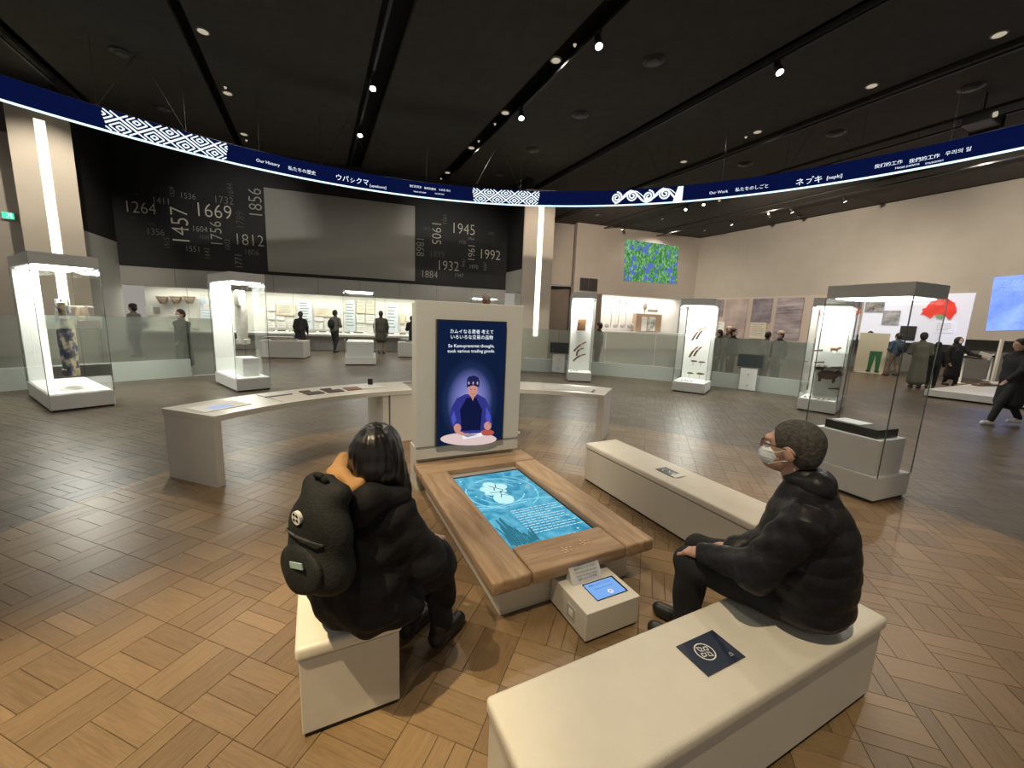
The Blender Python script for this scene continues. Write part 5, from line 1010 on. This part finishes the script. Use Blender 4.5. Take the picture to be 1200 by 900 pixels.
def visitor(loc, face, h, label, coat=blackc, trou=blackc, hair=hair_b, shoe=shoe_b, coatlen=.42, stride=0.0, arms='down', mask=False, hood=False, hat=None, lean=0.0, bulk=1.0, pack=None, legs=True, long_hair=False):
    """standing figure, local +Y is forward; face = world heading in degrees"""
    s = h / 1.72; t = thing('person', label, 'person', loc, rad(face - 90))
    P = lambda x, y, z: V3(x * s, y * s, z * s)
    hip, neck = .90, 1.42; ly = lean
    L = []
    fl_, fr_ = stride, -stride
    feet = ((-.09, fl_), (.09, fr_))
    body = [('c', P(0, 0, .98), P(0, ly * .6, 1.22), .10 * s, .10 * s), ('c', P(0, ly * .6, 1.22), P(0, ly, 1.36), .10 * s, .075 * s), ('c', P(0, ly, 1.40), P(0, ly + .02, 1.52), .055 * s, .05 * s),
            ('e', P(0, ly + .03, 1.61), (.075 * s, .095 * s, .115 * s), None), ('e', P(0, ly + .125, 1.585), (.012 * s, .02 * s, .022 * s), None), ('e', P(-.078, ly + .02, 1.60), (.01 * s, .018 * s, .03 * s), None), ('e', P(.078, ly + .02, 1.60), (.01 * s, .018 * s, .03 * s), None)]
    tr = []
    for (x, fy) in feet:
        kn = P(x, fy * .55 + .03, .49); an = P(x, fy - (.04 if fy < 0 else 0), .09 + (.04 if fy < 0 else 0)); hp_ = P(x, 0, .90)
        body += [('c', hp_, kn, .085 * s, .055 * s), ('c', kn, an, .052 * s, .036 * s), ('c', an, an + P(0, .10, -.05), .035 * s, .03 * s)]
        tr += [('c', hp_, kn, .10 * s, .072 * s), ('c', kn, an + P(0, 0, .02), .068 * s, .055 * s)]
    A = {'down': [((-.19, 0, 1.36), (-.25, -.02, 1.10), (-.24, .05, .86)), ((.19, 0, 1.36), (.25, -.02, 1.10), (.24, .05, .86))],
         'front': [((-.19, 0, 1.36), (-.24, .02, 1.10), (-.10, .22, 1.08)), ((.19, 0, 1.36), (.24, .02, 1.10), (.10, .22, 1.08))],
         'point': [((-.19, 0, 1.36), (-.34, .10, 1.18), (-.52, .24, 1.12)), ((.19, 0, 1.36), (.25, .0, 1.10), (.22, .10, .86))],
         'swing': [((-.19, 0, 1.36), (-.24, .12, 1.12), (-.20, .26, .94)), ((.19, 0, 1.36), (.24, -.14, 1.12), (.22, -.16, .86))]}[arms]
    co = [('c', P(-.03, 0, .96), P(-.03, ly * .6, 1.24), .145 * s * bulk ** .5, .14 * s), ('c', P(.03, 0, .96), P(.03, ly * .6, 1.24), .145 * s * bulk ** .5, .14 * s), ('e', P(0, ly * .6, 1.22), (.19 * s * bulk, .13 * s * bulk, .22 * s), None), ('c', P(-.12, ly * .9, 1.36), P(.12, ly * .9, 1.36), .085 * s, .085 * s), ('e', P(0, 0, .98), (.18 * s * bulk, .135 * s * bulk, .18 * s), None), ('c', P(0, ly, 1.42), P(0, ly + .01, 1.47), .085 * s, .07 * s)]
    if coatlen > .45: co += [('c', P(q_, 0, 1.0), P(q_ * 1.5, -.01, 1.02 - coatlen + .08), .13 * s, .15 * s) for q_ in (-.05, .05)]
    hands = []
    for a, e, w_ in A:
        a, e, w_ = (P(q[0], q[1] + ly * .8, q[2]) for q in (a, e, w_))
        body += [('c', a, e, .045 * s, .038 * s), ('c', e, w_, .036 * s, .026 * s)]; co += [('c', a, e, .072 * s, .062 * s), ('c', e, w_, .062 * s, .048 * s)]
        d = (w_ - e) / np.linalg.norm(w_ - e); body += [('c', w_, w_ + d * .09 * s, .03 * s, .024 * s)]
        sd = np.cross(d, V3(0, 1, .3)); sd = sd / np.linalg.norm(sd)
        hd = [('e', w_ + d * .06 * s, (.026 * s, .026 * s, .04 * s), None)]
        for q in range(4): b0 = w_ + d * .08 * s + sd * (q - 1.5) * .017 * s; hd.append(('c', b0, b0 + d * (.06 + .01 * (q in (1, 2))) * s + V3(0, .012, 0), .009 * s, .007 * s))
        hd.append(('c', w_ + d * .04 * s + sd * .02 * s, w_ + d * .085 * s + sd * .05 * s, .010 * s, .008 * s)); hands.append((hd, .008, .008))
    surfobj('body', body, skin, t, .017, .025, None, hands)
    surfobj('trousers', tr, trou, t, .02, .02); surfobj('coat', co, coat, t, .02, .035)
    for (x, fy) in feet:
        z = .05 + (.03 if fy < 0 else 0); surfobj('shoe', [('c', P(x, fy - .06, z), P(x, fy + .13, z - .005), .045 * s, .04 * s), ('c', P(x, fy - .05, z), P(x, fy - .04, z + .05), .045 * s, .042 * s)], shoe, t, .016, .02)
    hr = [('e', P(0, ly + .005, 1.645), (.092 * s, .105 * s, .105 * s), None), ('e', P(0, ly - .03, 1.60), (.085 * s, .08 * s, .10 * s), None), ('e', P(0, ly + .12, 1.575), (.075 * s, .07 * s, .09 * s), None, '-')]
    if long_hair: hr.insert(1, ('c', P(0, ly - .05, 1.60), P(0, ly - .07, 1.42), .085 * s, .06 * s))
    if hood: hr = [('e', P(0, ly - .01, 1.61), (.115 * s, .125 * s, .14 * s), None), ('e', P(0, ly - .04, 1.48), (.12 * s, .10 * s, .08 * s), None), ('e', P(0, ly + .13, 1.59), (.07 * s, .08 * s, .09 * s), None, '-')]
    surfobj('hood' if hood else 'hair', hr, coat if hood else hair, t, .014, .02)
    if hat: surfobj('hat', [('e', P(0, ly + .0, 1.685), (.10 * s, .11 * s, .075 * s), None)], hat, t, .016, .02)
    if mask: surfobj('mask', [('e', P(0, ly + .085, 1.565), (.058 * s, .05 * s, .05 * s), None)], mask_m, t, .012, .01)
    else:
        surfobj('mouth', [('c', P(-.018, ly + .122, 1.545), P(.018, ly + .122, 1.545), .005 * s, .005 * s)], mat('lip', (.35, .12, .10), .5), t, .006, .004)
    for x in (-.03, .03): MB().ball(tuple(P(x, ly + .118, 1.615)), .009 * s, 8, (1.4, .6, .8)).build('eye', dark, t, True)
    if pack is not None: surfobj('backpack', [('e', P(0, ly * .7 - .22, 1.17), (.15 * s, .10 * s, .20 * s), None)], pack, t, .02, .02)
    return t
def at(px, py): g = gp(px, py); return Vector((g.x, g.y, 0))
def atD(px, D, py=380): p = pd(px, py, D); return Vector((p.x, p.y, 0))
visitor(at(353, 413.5), 100, 1.62, 'visitor with grey hair and short black coat standing at the wall vitrine, seen from behind', hair=hair_g, coatlen=.55, bulk=1.15, lean=.12)
visitor(at(393, 413.5), 70, 1.74, 'visitor in dark jacket with a crossbody strap left of the empty case, seen from behind', greyc, blackc, lean=.05, arms='front', pack=blackc, stride=.08)
visitor(at(447, 414.5), 110, 1.78, 'visitor in dark green jacket and khaki trousers right of the empty case', olive, khaki, coatlen=.5, lean=.08)
visitor(at(484, 414.5), 120, 1.62, 'dark-clothed visitor bending over the counter beside the screen tower', blackc, blackc, lean=.22, arms='front', coatlen=.6)
visitor(atD(158, 12.6), 190, 1.66, 'visitor in dark jacket half hidden behind the left frosted barrier', greyc, blackc, hat=blackc, bulk=1.25)
visitor(atD(213, 9.75), -100, 1.58, 'masked visitor in a long dark coat walking behind the left frosted glass', greyc, blackc, coatlen=.75, mask=True, hair=mat('hair_brown', (.035, .016, .012), .6), arms='swing', stride=.12)
visitor(atD(703, 14.0), 150, 1.68, 'lone dark-clothed visitor behind the right barrier beside the narrow case', blackc, blackc, bulk=1.1)
visitor(atD(845, 13.2), 170, 1.60, 'dark-haired visitor behind the barrier, leftmost of the four beside the knife case', blackc, blackc)
visitor(atD(861, 12.9), -60, 1.66, 'visitor with dark hair behind the barrier, standing in front of the tall hazy photo', blackc, blackc, mask=True)
visitor(atD(855, 14.6), -120, 1.72, 'pale-hatted visitor standing farther back in the group behind the barrier', greyc, blackc, hat=mat('hat_pale', (.6, .55, .48), .8))
visitor(atD(902, 13.3), 10, 1.60, 'dark-haired visitor looking right behind the barrier below the cloud photo', greyc, blackc)
visitor(atD(917, 12.5), 190, 1.64, 'masked visitor in black behind the barrier, rightmost of the group', blackc, blackc, mask=True, hat=mat('hat_pale', (0, 0, 0)), bulk=1.1)
visitor(at(1012, 433), -20, 1.78, 'visitor in navy jacket with arms folded left of the pale standing board', navyc, navyc, arms='front')
visitor(at(1044, 441), 95, 1.74, 'visitor in blue jacket and khaki trousers with a backpack right of the pale standing board', bluec, khaki, arms='front', stride=.12, pack=navyc)
visitor(at(1071, 455), 60, 1.78, 'visitor in a long olive-grey coat seen through the clear glass case', mat('coat_sage', (.14, .14, .11), .8), greyc, coatlen=.85, lean=.05, arms='front')
visitor(at(1089, 455), 40, 1.50, 'short visitor in black jacket and trousers left of the visitor holding paper', blackc, blackc, bulk=.9)
pw = visitor(at(1112, 453), -100, 1.68, 'masked visitor in hooded black coat holding a sheet of white paper out to the side', blackc, blackc, hood=True, mask=True, arms='point', coatlen=.7, stride=.08)
hpos = Matrix.Translation(pw.location) @ Matrix.Rotation(pw.rotation_euler.z, 4, 'Z') @ Vector((-.60, .28, 1.12))
sh = tag(MB().box(-.15, .15, -.004, .004, -.11, .11, .001).build('paper_sheet', paper), 'white paper sheet held by the masked visitor in the black coat', 'paper'); sh.location = hpos; sh.rotation_euler = (rad(25), rad(20), rad(-60))
wk = visitor(at(1174, 498), 172, 1.70, 'visitor in long black coat and white shoes walking left at the right edge', blackc, blackc, shoe=shoe_w, coatlen=.62, stride=.30, arms='swing', long_hair=True, bulk=1.15)
# pale standing board with printed green trousers
gl = atD(1030, at(1012, 436).y - .3); t = thing('standing_board', 'tall pale standing board with a printed figure in green trousers', 'board', gl, rad(-40))
MB().box(-.55, .42, -.02, .02, .02, 1.72, .01).build('board', mat('board_pale', (.62, .58, .45), .7), t)
b = MB(); b.prism([(-.12, -.03, .95), (.28, -.03, .95), (.26, -.03, .12), (.14, -.03, .12), (.08, -.03, .80), (-.0, -.03, .12), (-.12, -.03, .12)], (0, .008, 0)); b.build('printed_trousers', greenc, t)
MB().box(-.15, .0, -.033, -.02, .05, .12, .003).build('printed_shoe', shoe_b, t); MB().box(.13, .28, -.033, -.02, .05, .12, .003).build('printed_shoe', shoe_b, t); MB().box(-.5, .4, -.15, .15, 0, .02).build('foot', case_m, t)

# ---- seated man (heading 150 degrees), local +Y forward, +X his right
MH = F(1.94, .885); man = thing('person', 'seated older man in a black puffer jacket with white mask and glasses, looking left', 'person', (MH.x, MH.y, 0), rad(139 - 90))
def R_(x, y, z): return V3(x, y, z)
# head group is turned a little
hd = R_(0, .10, 1.175)
headp = [('e', hd + R_(0, -.012, .02), (.078, .098, .10), None), ('e', hd + R_(0, .035, -.055), (.058, .062, .06), None), ('e', hd + R_(0, .095, -.005), (.013, .022, .026), None), ('e', hd + R_(0, .085, .035), (.045, .02, .014), None),
         ('e', hd + R_(-.080, -.005, -.01), (.012, .020, .034), rotm('X', -12)), ('e', hd + R_(.080, -.005, -.01), (.012, .020, .034), rotm('X', -12)), ('e', hd + R_(0, .075, -.085), (.03, .025, .02), None)]
def hand(wrist, fwd, side, down, curl=.5, s=1.0, thumb=1):
    """palm and five separate bent fingers"""
    f = fwd / np.linalg.norm(fwd); sd = side / np.linalg.norm(side); dn = down / np.linalg.norm(down); w0 = wrist
    P = [('c', w0, w0 + f * .035 * s, .026 * s, .028 * s)]
    for q in range(4):
        b0 = w0 + f * .078 * s + sd * (q - 1.5) * .0195 * s; P.append(('c', w0 + f * .03 * s + sd * (q - 1.5) * .012 * s, b0, .016 * s, .0115 * s))
    out = [(P, .0045, .012)]
    Lg = (.036, .043, .046, .038); F_ = []
    for q in range(4):
        b0 = w0 + f * .078 * s + sd * (q - 1.5) * .0195 * s; l = Lg[3 - q] * s
        d1 = f * math.cos(curl * .6) + dn * math.sin(curl * .6); d2 = f * math.cos(curl * 1.5) + dn * math.sin(curl * 1.5); d3 = f * math.cos(curl * 2.2) + dn * math.sin(curl * 2.2)
        p1 = b0 + d1 * l; p2 = p1 + d2 * l * .65; p3 = p2 + d3 * l * .5
        F_ += [('c', b0 - f * .012, p1, .0098 * s, .0088 * s), ('c', p1, p2, .0088 * s, .008 * s), ('c', p2, p3, .008 * s, .0066 * s)]
    t0 = w0 + f * .022 * s + sd * .024 * s * thumb; t1 = t0 + (f * .7 + sd * .7 * thumb + dn * .3) * .036 * s; t2 = t1 + (f * .9 + sd * .2 * thumb + dn * .4) * .03 * s
    F_ += [('c', t0, t1, .0125 * s, .0105 * s), ('c', t1, t2, .0105 * s, .008 * s)]
    out.append((F_, .0045, .004)); return out
KN_L, KN_R = R_(-.10, .43, .50), R_(.07, .43, .50)
body = [('e', R_(0, -.02, .54), (.17, .14, .12), None), ('c', R_(0, -.03, .60), R_(0, -.01, .85), .12, .12), ('c', R_(-.13, .0, .91), R_(.13, .0, .91), .055, .055), ('c', R_(0, .03, .96), hd + R_(0, -.01, -.06), .058, .052),
        ('c', R_(-.10, .03, .52), KN_L, .085, .062), ('c', R_(.10, .03, .52), KN_R, .085, .062), ('c', KN_L, R_(-.10, .41, .10), .058, .04), ('c', KN_R, R_(.07, .45, .10), .058, .04), ('c', R_(-.10, .40, .06), R_(-.10, .52, .04), .04, .03), ('c', R_(.07, .44, .06), R_(.07, .56, .04), .04, .03),
        ('c', R_(-.195, .0, .90), R_(-.265, .13, .68), .045, .038), ('c', R_(-.265, .13, .68), R_(-.145, .37, .60), .036, .028), ('c', R_(.18, .0, .90), R_(.17, .12, .64), .045, .038), ('c', R_(.17, .12, .64), R_(.045, .29, .585), .036, .028)]
hl = hand(R_(-.14, .375, .597), R_(.25, .95, -.30), R_(-1, .15, 0), R_(0, -.2, -1), .75, 1.0, -1) + hand(R_(.04, .295, .583), R_(-.18, .98, -.25), R_(1, .15, 0), R_(0, -.2, -1), .75, 1.0, -1)
surfobj('body', body, skin, man, .014, .03, None, [(headp, .006, .018)] + hl)
def quilt(amp, step, ph=0.0, fold=.006):
    def f(P):
        x, y, z = P[..., 0], P[..., 1], P[..., 2]
        w_ = z + .35 * y * 0 + .018 * np.sin(x * 9 + y * 7) + .010 * np.sin(x * 23 + 1.3)
        return amp * (np.abs(np.sin(np.pi * (w_ + ph) / step)) ** .4 - .6) + fold * np.sin(x * 31 + z * 17) * np.sin(y * 27 - z * 11) * .5
    return f
puff = mat('puffer_black', (.014, .0135, .015), .42, var=.25, scale=14, bump=.45, bscale=26, spec=.2)
jk = [('e', R_(0, -.04, .62), (.225, .175, .20), None), ('e', R_(0, -.03, .76), (.215, .17, .22), None), ('e', R_(0, .07, .68), (.18, .13, .17), None), ('e', R_(0, .04, .86), (.17, .115, .12), None), ('c', R_(-.15, -.01, .92), R_(.15, -.01, .92), .095, .095), ('e', R_(0, -.035, .515), (.225, .175, .085), None), ('c', R_(0, .02, .95), R_(0, .03, 1.04), .105, .080)]
surfobj('jacket', jk, puff, man, .010, .05, quilt(.008, .080, 0, .003))
def armquilt(a, b, amp, step):
    ab = (b - a) / np.linalg.norm(b - a)
    def f(P): s_ = (P - a) @ ab; return amp * (np.abs(np.sin(np.pi * (s_ + .008 * np.sin(P[..., 0] * 40)) / step)) ** .6 - .6) + .004 * np.sin(P[..., 0] * 60 + P[..., 2] * 45)
    return f
for sx in (-1, 1):
    a, e, w_ = (R_(-.195, .0, .92), R_(-.265, .13, .68), R_(-.15, .35, .61)) if sx < 0 else (R_(.185, .0, .91), R_(.17, .12, .64), R_(.05, .275, .588))
    surfobj('sleeve', [('c', a, e, .088, .080), ('c', e, w_, .080, .052)], puff, man, .010, .03, armquilt(a, w_, .006, .075))
surfobj('collar', [('c', R_(-.03, -.01, 1.03), R_(.03, -.01, 1.03), .075, .075), ('e', R_(0, .035, 1.05), (.085, .082, .045), None), ('e', R_(0, .06, 1.11), (.05, .06, .035), None, '-')], puff, man, .009, .015)
trb = cloth('trousers_black', (.011, .011, .012), .9)
surfobj('trousers', [('e', R_(0, -.01, .53), (.18, .15, .105), None), ('c', R_(-.10, .03, .525), KN_L, .10, .078), ('c', R_(.10, .03, .525), KN_R, .10, .078), ('c', KN_L, R_(-.10, .42, .12), .075, .062), ('c', KN_R, R_(.07, .46, .12), .075, .062)], trb, man, .012, .025, lambda P: .004 * np.sin(P[..., 1] * 38 + P[..., 2] * 25))
for x, y in ((-.10, .43), (.07, .47)): surfobj('shoe', [('c', R_(x, y - .05, .05), R_(x, y + .14, .042), .046, .04), ('c', R_(x, y - .04, .05), R_(x, y - .03, .10), .046, .044)], shoe_b, man, .012, .02)
surfobj('hair', [('e', hd + R_(0, -.022, .036), (.088, .105, .100), None), ('e', hd + R_(0, -.055, -.01), (.080, .065, .075), None), ('e', hd + R_(0, .115, .005), (.085, .075, .085), None, '-'), ('e', hd + R_(-.09, .02, -.035), (.03, .042, .052), None, '-'), ('e', hd + R_(.09, .02, -.035), (.03, .042, .052), None, '-')], hair_g, man, .007, .014, lambda P: .0012 * np.sin(P[..., 0] * 190 + P[..., 2] * 90) * np.sin(P[..., 1] * 170 + P[..., 2] * 60))
surfobj('mask', [('e', hd + R_(0, .062, -.045), (.060, .060, .050), None), ('e', hd + R_(0, .02, -.05), (.055, .045, .05), None, '-')], mask_m, man, .005, .008, lambda P: .0012 * np.sin(P[..., 2] * 420))
b = MB()
for sx in (-1, 1): b.tube([tuple(hd + R_(sx * .055, .085, -.02)), tuple(hd + R_(sx * .078, .04, -.012)), tuple(hd + R_(sx * .087, .0, .015))], .0016, 6).tube([tuple(hd + R_(sx * .05, .07, -.08)), tuple(hd + R_(sx * .076, .03, -.05)), tuple(hd + R_(sx * .086, -.01, -.035))], .0014, 6)
b.build('mask_loops', mask_m, man)
g = MB()
for sx in (-1, 1):
    c = hd + R_(sx * .034, .108, .014); P_ = [tuple(c + R_(.025 * math.cos(a), 0, .017 * math.sin(a))) for a in [2 * math.pi * k / 14 for k in range(15)]]; g.tube(P_, .0018, 6); g.tube([tuple(c + R_(sx * .025, 0, .004)), tuple(hd + R_(sx * .083, .03, .014)), tuple(hd + R_(sx * .088, -.01, .008)), tuple(hd + R_(sx * .086, -.03, -.015))], .0022, 6)
g.tube([tuple(hd + R_(-.009, .11, .016)), tuple(hd + R_(.009, .11, .016))], .0018, 6); g.build('glasses', mat('frame_dark', (.03, .015, .012), .35), man, True)
for sx in (-1, 1): MB().ball(tuple(hd + R_(sx * .032, .084, .012)), .011, 12).build('eye', mat('eye_white', (.6, .58, .55), .3), man, True)

# ---- seated woman with backpack (heading 42 degrees)
WH = F(.17, 1.665); wo = thing('person', 'seated woman with long black hair in a bulky black coat, seen from behind', 'person', (WH.x, WH.y, 0), rad(60 - 90))
hw = R_(.055, .015, 1.14); RT = rotm('Z', 30)   # head turned to her left
def HW(x, y, z): return hw + RT @ R_(x, y, z)
hp_ = [('e', hw, (.076, .095, .10), RT), ('e', HW(0, .035, -.055), (.05, .055, .055), RT), ('e', HW(0, .098, -.015), (.011, .018, .02), RT), ('e', HW(0, .085, -.06), (.022, .014, .012), RT), ('e', HW(-.077, 0, -.01), (.01, .018, .03), RT), ('e', HW(.077, 0, -.01), (.01, .018, .03), RT)]
KL, KR = R_(-.09, .32, .50), R_(.09, .32, .50)
body = [('e', R_(0, -.02, .53), (.16, .13, .11), None), ('c', R_(0, -.02, .58), R_(0, .0, .80), .12, .125), ('c', R_(-.11, .01, .87), R_(.11, .01, .87), .06, .06), ('c', R_(0, .02, .90), hw + R_(0, -.01, -.06), .048, .044),
        ('c', R_(-.09, .03, .51), KL, .08, .058), ('c', R_(.09, .03, .51), KR, .08, .058), ('c', KL, R_(-.08, .34, .10), .054, .036), ('c', KR, R_(.10, .38, .10), .054, .036), ('c', R_(-.08, .34, .05), R_(-.08, .45, .035), .034, .026), ('c', R_(.10, .38, .05), R_(.10, .49, .035), .034, .026),
        ('c', R_(-.18, .01, .86), R_(-.22, .14, .64), .042, .036), ('c', R_(-.22, .14, .64), R_(-.09, .33, .60), .034, .025), ('c', R_(.18, .01, .86), R_(.22, .14, .64), .042, .036), ('c', R_(.22, .14, .64), R_(.09, .33, .60), .034, .025)]
hl = hand(R_(-.09, .335, .595), R_(.5, .85, -.2), R_(-1, .3, 0), R_(0, -.2, -1), .6, .92, -1) + hand(R_(.09, .335, .595), R_(-.5, .85, -.2), R_(1, .3, 0), R_(0, -.2, -1), .6, .92, -1)
surfobj('body', body, skin, wo, .014, .028, None, [(hp_, .006, .016)] + hl)
puff2 = mat('coat_black', (.011, .0105, .011), .72, var=.3, scale=10, bump=.6, bscale=22, spec=.14)
cs = []
for sx in (-1, 1):
    a, e, w_ = R_(sx * .17, .0, .90), R_(sx * .235, .10, .68), R_(sx * .11, .28, .60); cs += [('c', a, e, .078, .078), ('c', e, w_, .078, .052)]
surfobj('coat', [('e', R_(.0, -.05, .62), (.23, .175, .20), None), ('e', R_(0, -.03, .77), (.215, .16, .21), None), ('c', R_(-.14, -.01, .91), R_(.14, -.01, .91), .092, .092), ('e', R_(-.01, -.04, .515), (.25, .18, .09), None), ('c', R_(-.12, -.08, .90), R_(.12, -.08, .90), .06, .06), ('c', R_(-.06, .05, .53), KL + R_(0, .0, -.01), .115, .10), ('c', R_(.08, .05, .53), KR + R_(.01, 0, -.01), .12, .105),
                 ('c', KL + R_(0, .0, 0), R_(-.07, .36, .30), .095, .080), ('c', KR + R_(0, .0, 0), R_(.09, .38, .28), .095, .080), ('c', R_(.12, -.10, .475), R_(.20, .06, .475), .055, .055)] + cs, puff2, wo, .010, .04, lambda P: quilt(.005, .13, .03, .012)(P) + .004 * np.sin(P[..., 2] * 52 + 3 * np.sin(P[..., 0] * 14 + P[..., 1] * 9)) * np.sin(P[..., 0] * 19 + 1))
surfobj('coat_hood', [('c', R_(-.05, -.12, 1.01), R_(.14, -.11, 1.005), .055, .060), ('c', R_(.14, -.11, 1.005), R_(.17, .02, .97), .060, .05), ('c', R_(-.05, -.12, 1.01), R_(-.13, .0, .98), .055, .05), ('e', R_(.02, -.13, .955), (.16, .06, .07), None)], puff2, wo, .010, .03, lambda P: .004 * np.sin(P[..., 0] * 40 + P[..., 2] * 30))
must = mat('scarf_mustard', (.42, .23, .085), .75, var=.12, scale=10, bump=.3, bscale=40)
surfobj('inner_hood', [('c', R_(-.13, -.01, 1.065), R_(-.06, -.095, 1.055), .032, .034), ('c', R_(-.06, -.095, 1.055), R_(.10, -.125, 1.055), .034, .030), ('c', R_(-.10, -.04, 1.03), R_(.02, -.09, 1.02), .040, .040), ('c', R_(-.13, -.01, 1.065), R_(-.08, .08, 1.02), .032, .03)], must, wo, .008, .018, lambda P: .006 * np.sin(P[..., 0] * 55 + P[..., 1] * 45) * np.sin(P[..., 2] * 50 + P[..., 1] * 20))
hairp = [('e', HW(0, -.012, .022), (.096, .112, .104), RT), ('c', HW(.0, -.03, .0), HW(.01, -.055, -.045), .090, .085), ('c', HW(.055, -.02, -.02), HW(.095, .0, -.16), .055, .045), ('c', HW(-.05, -.02, -.0), HW(-.080, -.01, -.06), .055, .042), ('e', HW(0, .125, -.02), (.06, .07, .09), RT, '-'), ('e', HW(-.105, -.07, -.15), (.075, .09, .065), RT, '-')]
surfobj('hair', hairp, mat('hair_long', (.010, .008, .008), .33), wo, .008, .025, lambda P: .0022 * np.sin(22 * np.arctan2(P[..., 1] - hw[1] + .02, P[..., 0] - hw[0]) + 2.5 * np.sin(P[..., 2] * 9)) + .0015 * np.sin(47 * np.arctan2(P[..., 1] - hw[1] + .02, P[..., 0] - hw[0]) + P[..., 2] * 6))
surfobj('trousers', [('c', R_(-.09, .03, .50), KL, .09, .07), ('c', R_(.09, .03, .50), KR, .09, .07), ('c', KL, R_(-.08, .34, .12), .066, .058), ('c', KR, R_(.10, .38, .12), .066, .058)], trb, wo, .013, .02)
for x, y in ((-.08, .35), (.10, .39)): surfobj('shoe', [('c', R_(x, y - .05, .05), R_(x, y + .13, .042), .044, .040), ('c', R_(x, y - .04, .06), R_(x, y - .03, .12), .046, .05)], shoe_b, wo, .012, .02)
# the backpack she wears: a thing of its own
bpk = thing('backpack', 'black backpack with a round white badge worn by the seated woman', 'backpack', (WH.x, WH.y, 0), rad(60 - 90))
packm = mat('pack_black', (.013, .014, .013), .75, var=.2, scale=18, bump=.3, bscale=120, spec=.25)
PX, PY, PZ = .05, -.245, .90
def B_(x, y, z): return R_(PX + x, PY + y, PZ + z)
surfobj('main_bag', [('e', B_(0, 0, 0), (.145, .08, .18), None), ('e', B_(0, -.01, -.10), (.155, .095, .12), None), ('c', B_(-.07, .03, .16), B_(.07, .03, .16), .045, .045)], packm, bpk, .009, .03, lambda P: .004 * np.sin(P[..., 2] * 30 + P[..., 0] * 25))
surfobj('front_pocket', [('e', B_(0, -.082, -.09), (.115, .032, .09), rotm('X', -6))], packm, bpk, .008, .01, lambda P: .003 * np.sin(P[..., 0] * 45))
MB().tube([tuple(B_(x, y, z)) for x, y, z in ((-.10, -.062, .02), (-.07, -.086, .035), (0, -.097, .04), (.07, -.086, .035), (.10, -.062, .02))], .004, 6).build('zip', mat('zip_dark', (.05, .05, .05), .3), bpk)
for sx in (-1, 1): MB().tube([tuple(R_(sx * q[0], q[1], q[2])) for q in ((.10, -.20, .90), (.125, -.10, .965), (.14, .04, .955), (.14, .12, .84), (.15, .10, .66), (.17, -.05, .58))], .018, 8).build('shoulder_strap', packm, bpk, True)
MB().tube([tuple(B_(x, y, z)) for x, y, z in ((-.03, .02, .19), (-.02, .0, .225), (.02, .0, .225), (.03, .02, .19))], .009, 8).build('grab_handle', packm, bpk, True)
def decal(x, z, mk_, m, name, tilt=0, y=-.10):
    b = MB(); mk_(b); o = b.build(name, m, bpk); o.matrix_basis = Matrix.Translation(tuple(B_(x, y, z))) @ Matrix.Rotation(rad(tilt), 4, 'Y'); return o
badge = mat('badge_white', (.65, .65, .62), .6)
decal(-.02, .09, lambda b: b.cyl((0, .0, 0), (0, .012, 0), .024, n=20), badge, 'round_badge', 0, -.079)
def marks(b):
    for q in ((-.012, .008), (.004, .012), (.010, -.004), (-.006, -.010)): b.box(q[0] - .005, q[0] + .004, -.002, 0, q[1] - .003, q[1] + .004)
decal(-.02, .09, marks, packm, 'badge_mark', 20, -.0795)
decal(.03, -.05, lambda b: b.box(-.036, .036, 0, .005, -.011, .011, .001), mat('card_teal', (.30, .42, .42), .4), 'teal_card', -14, -.117)
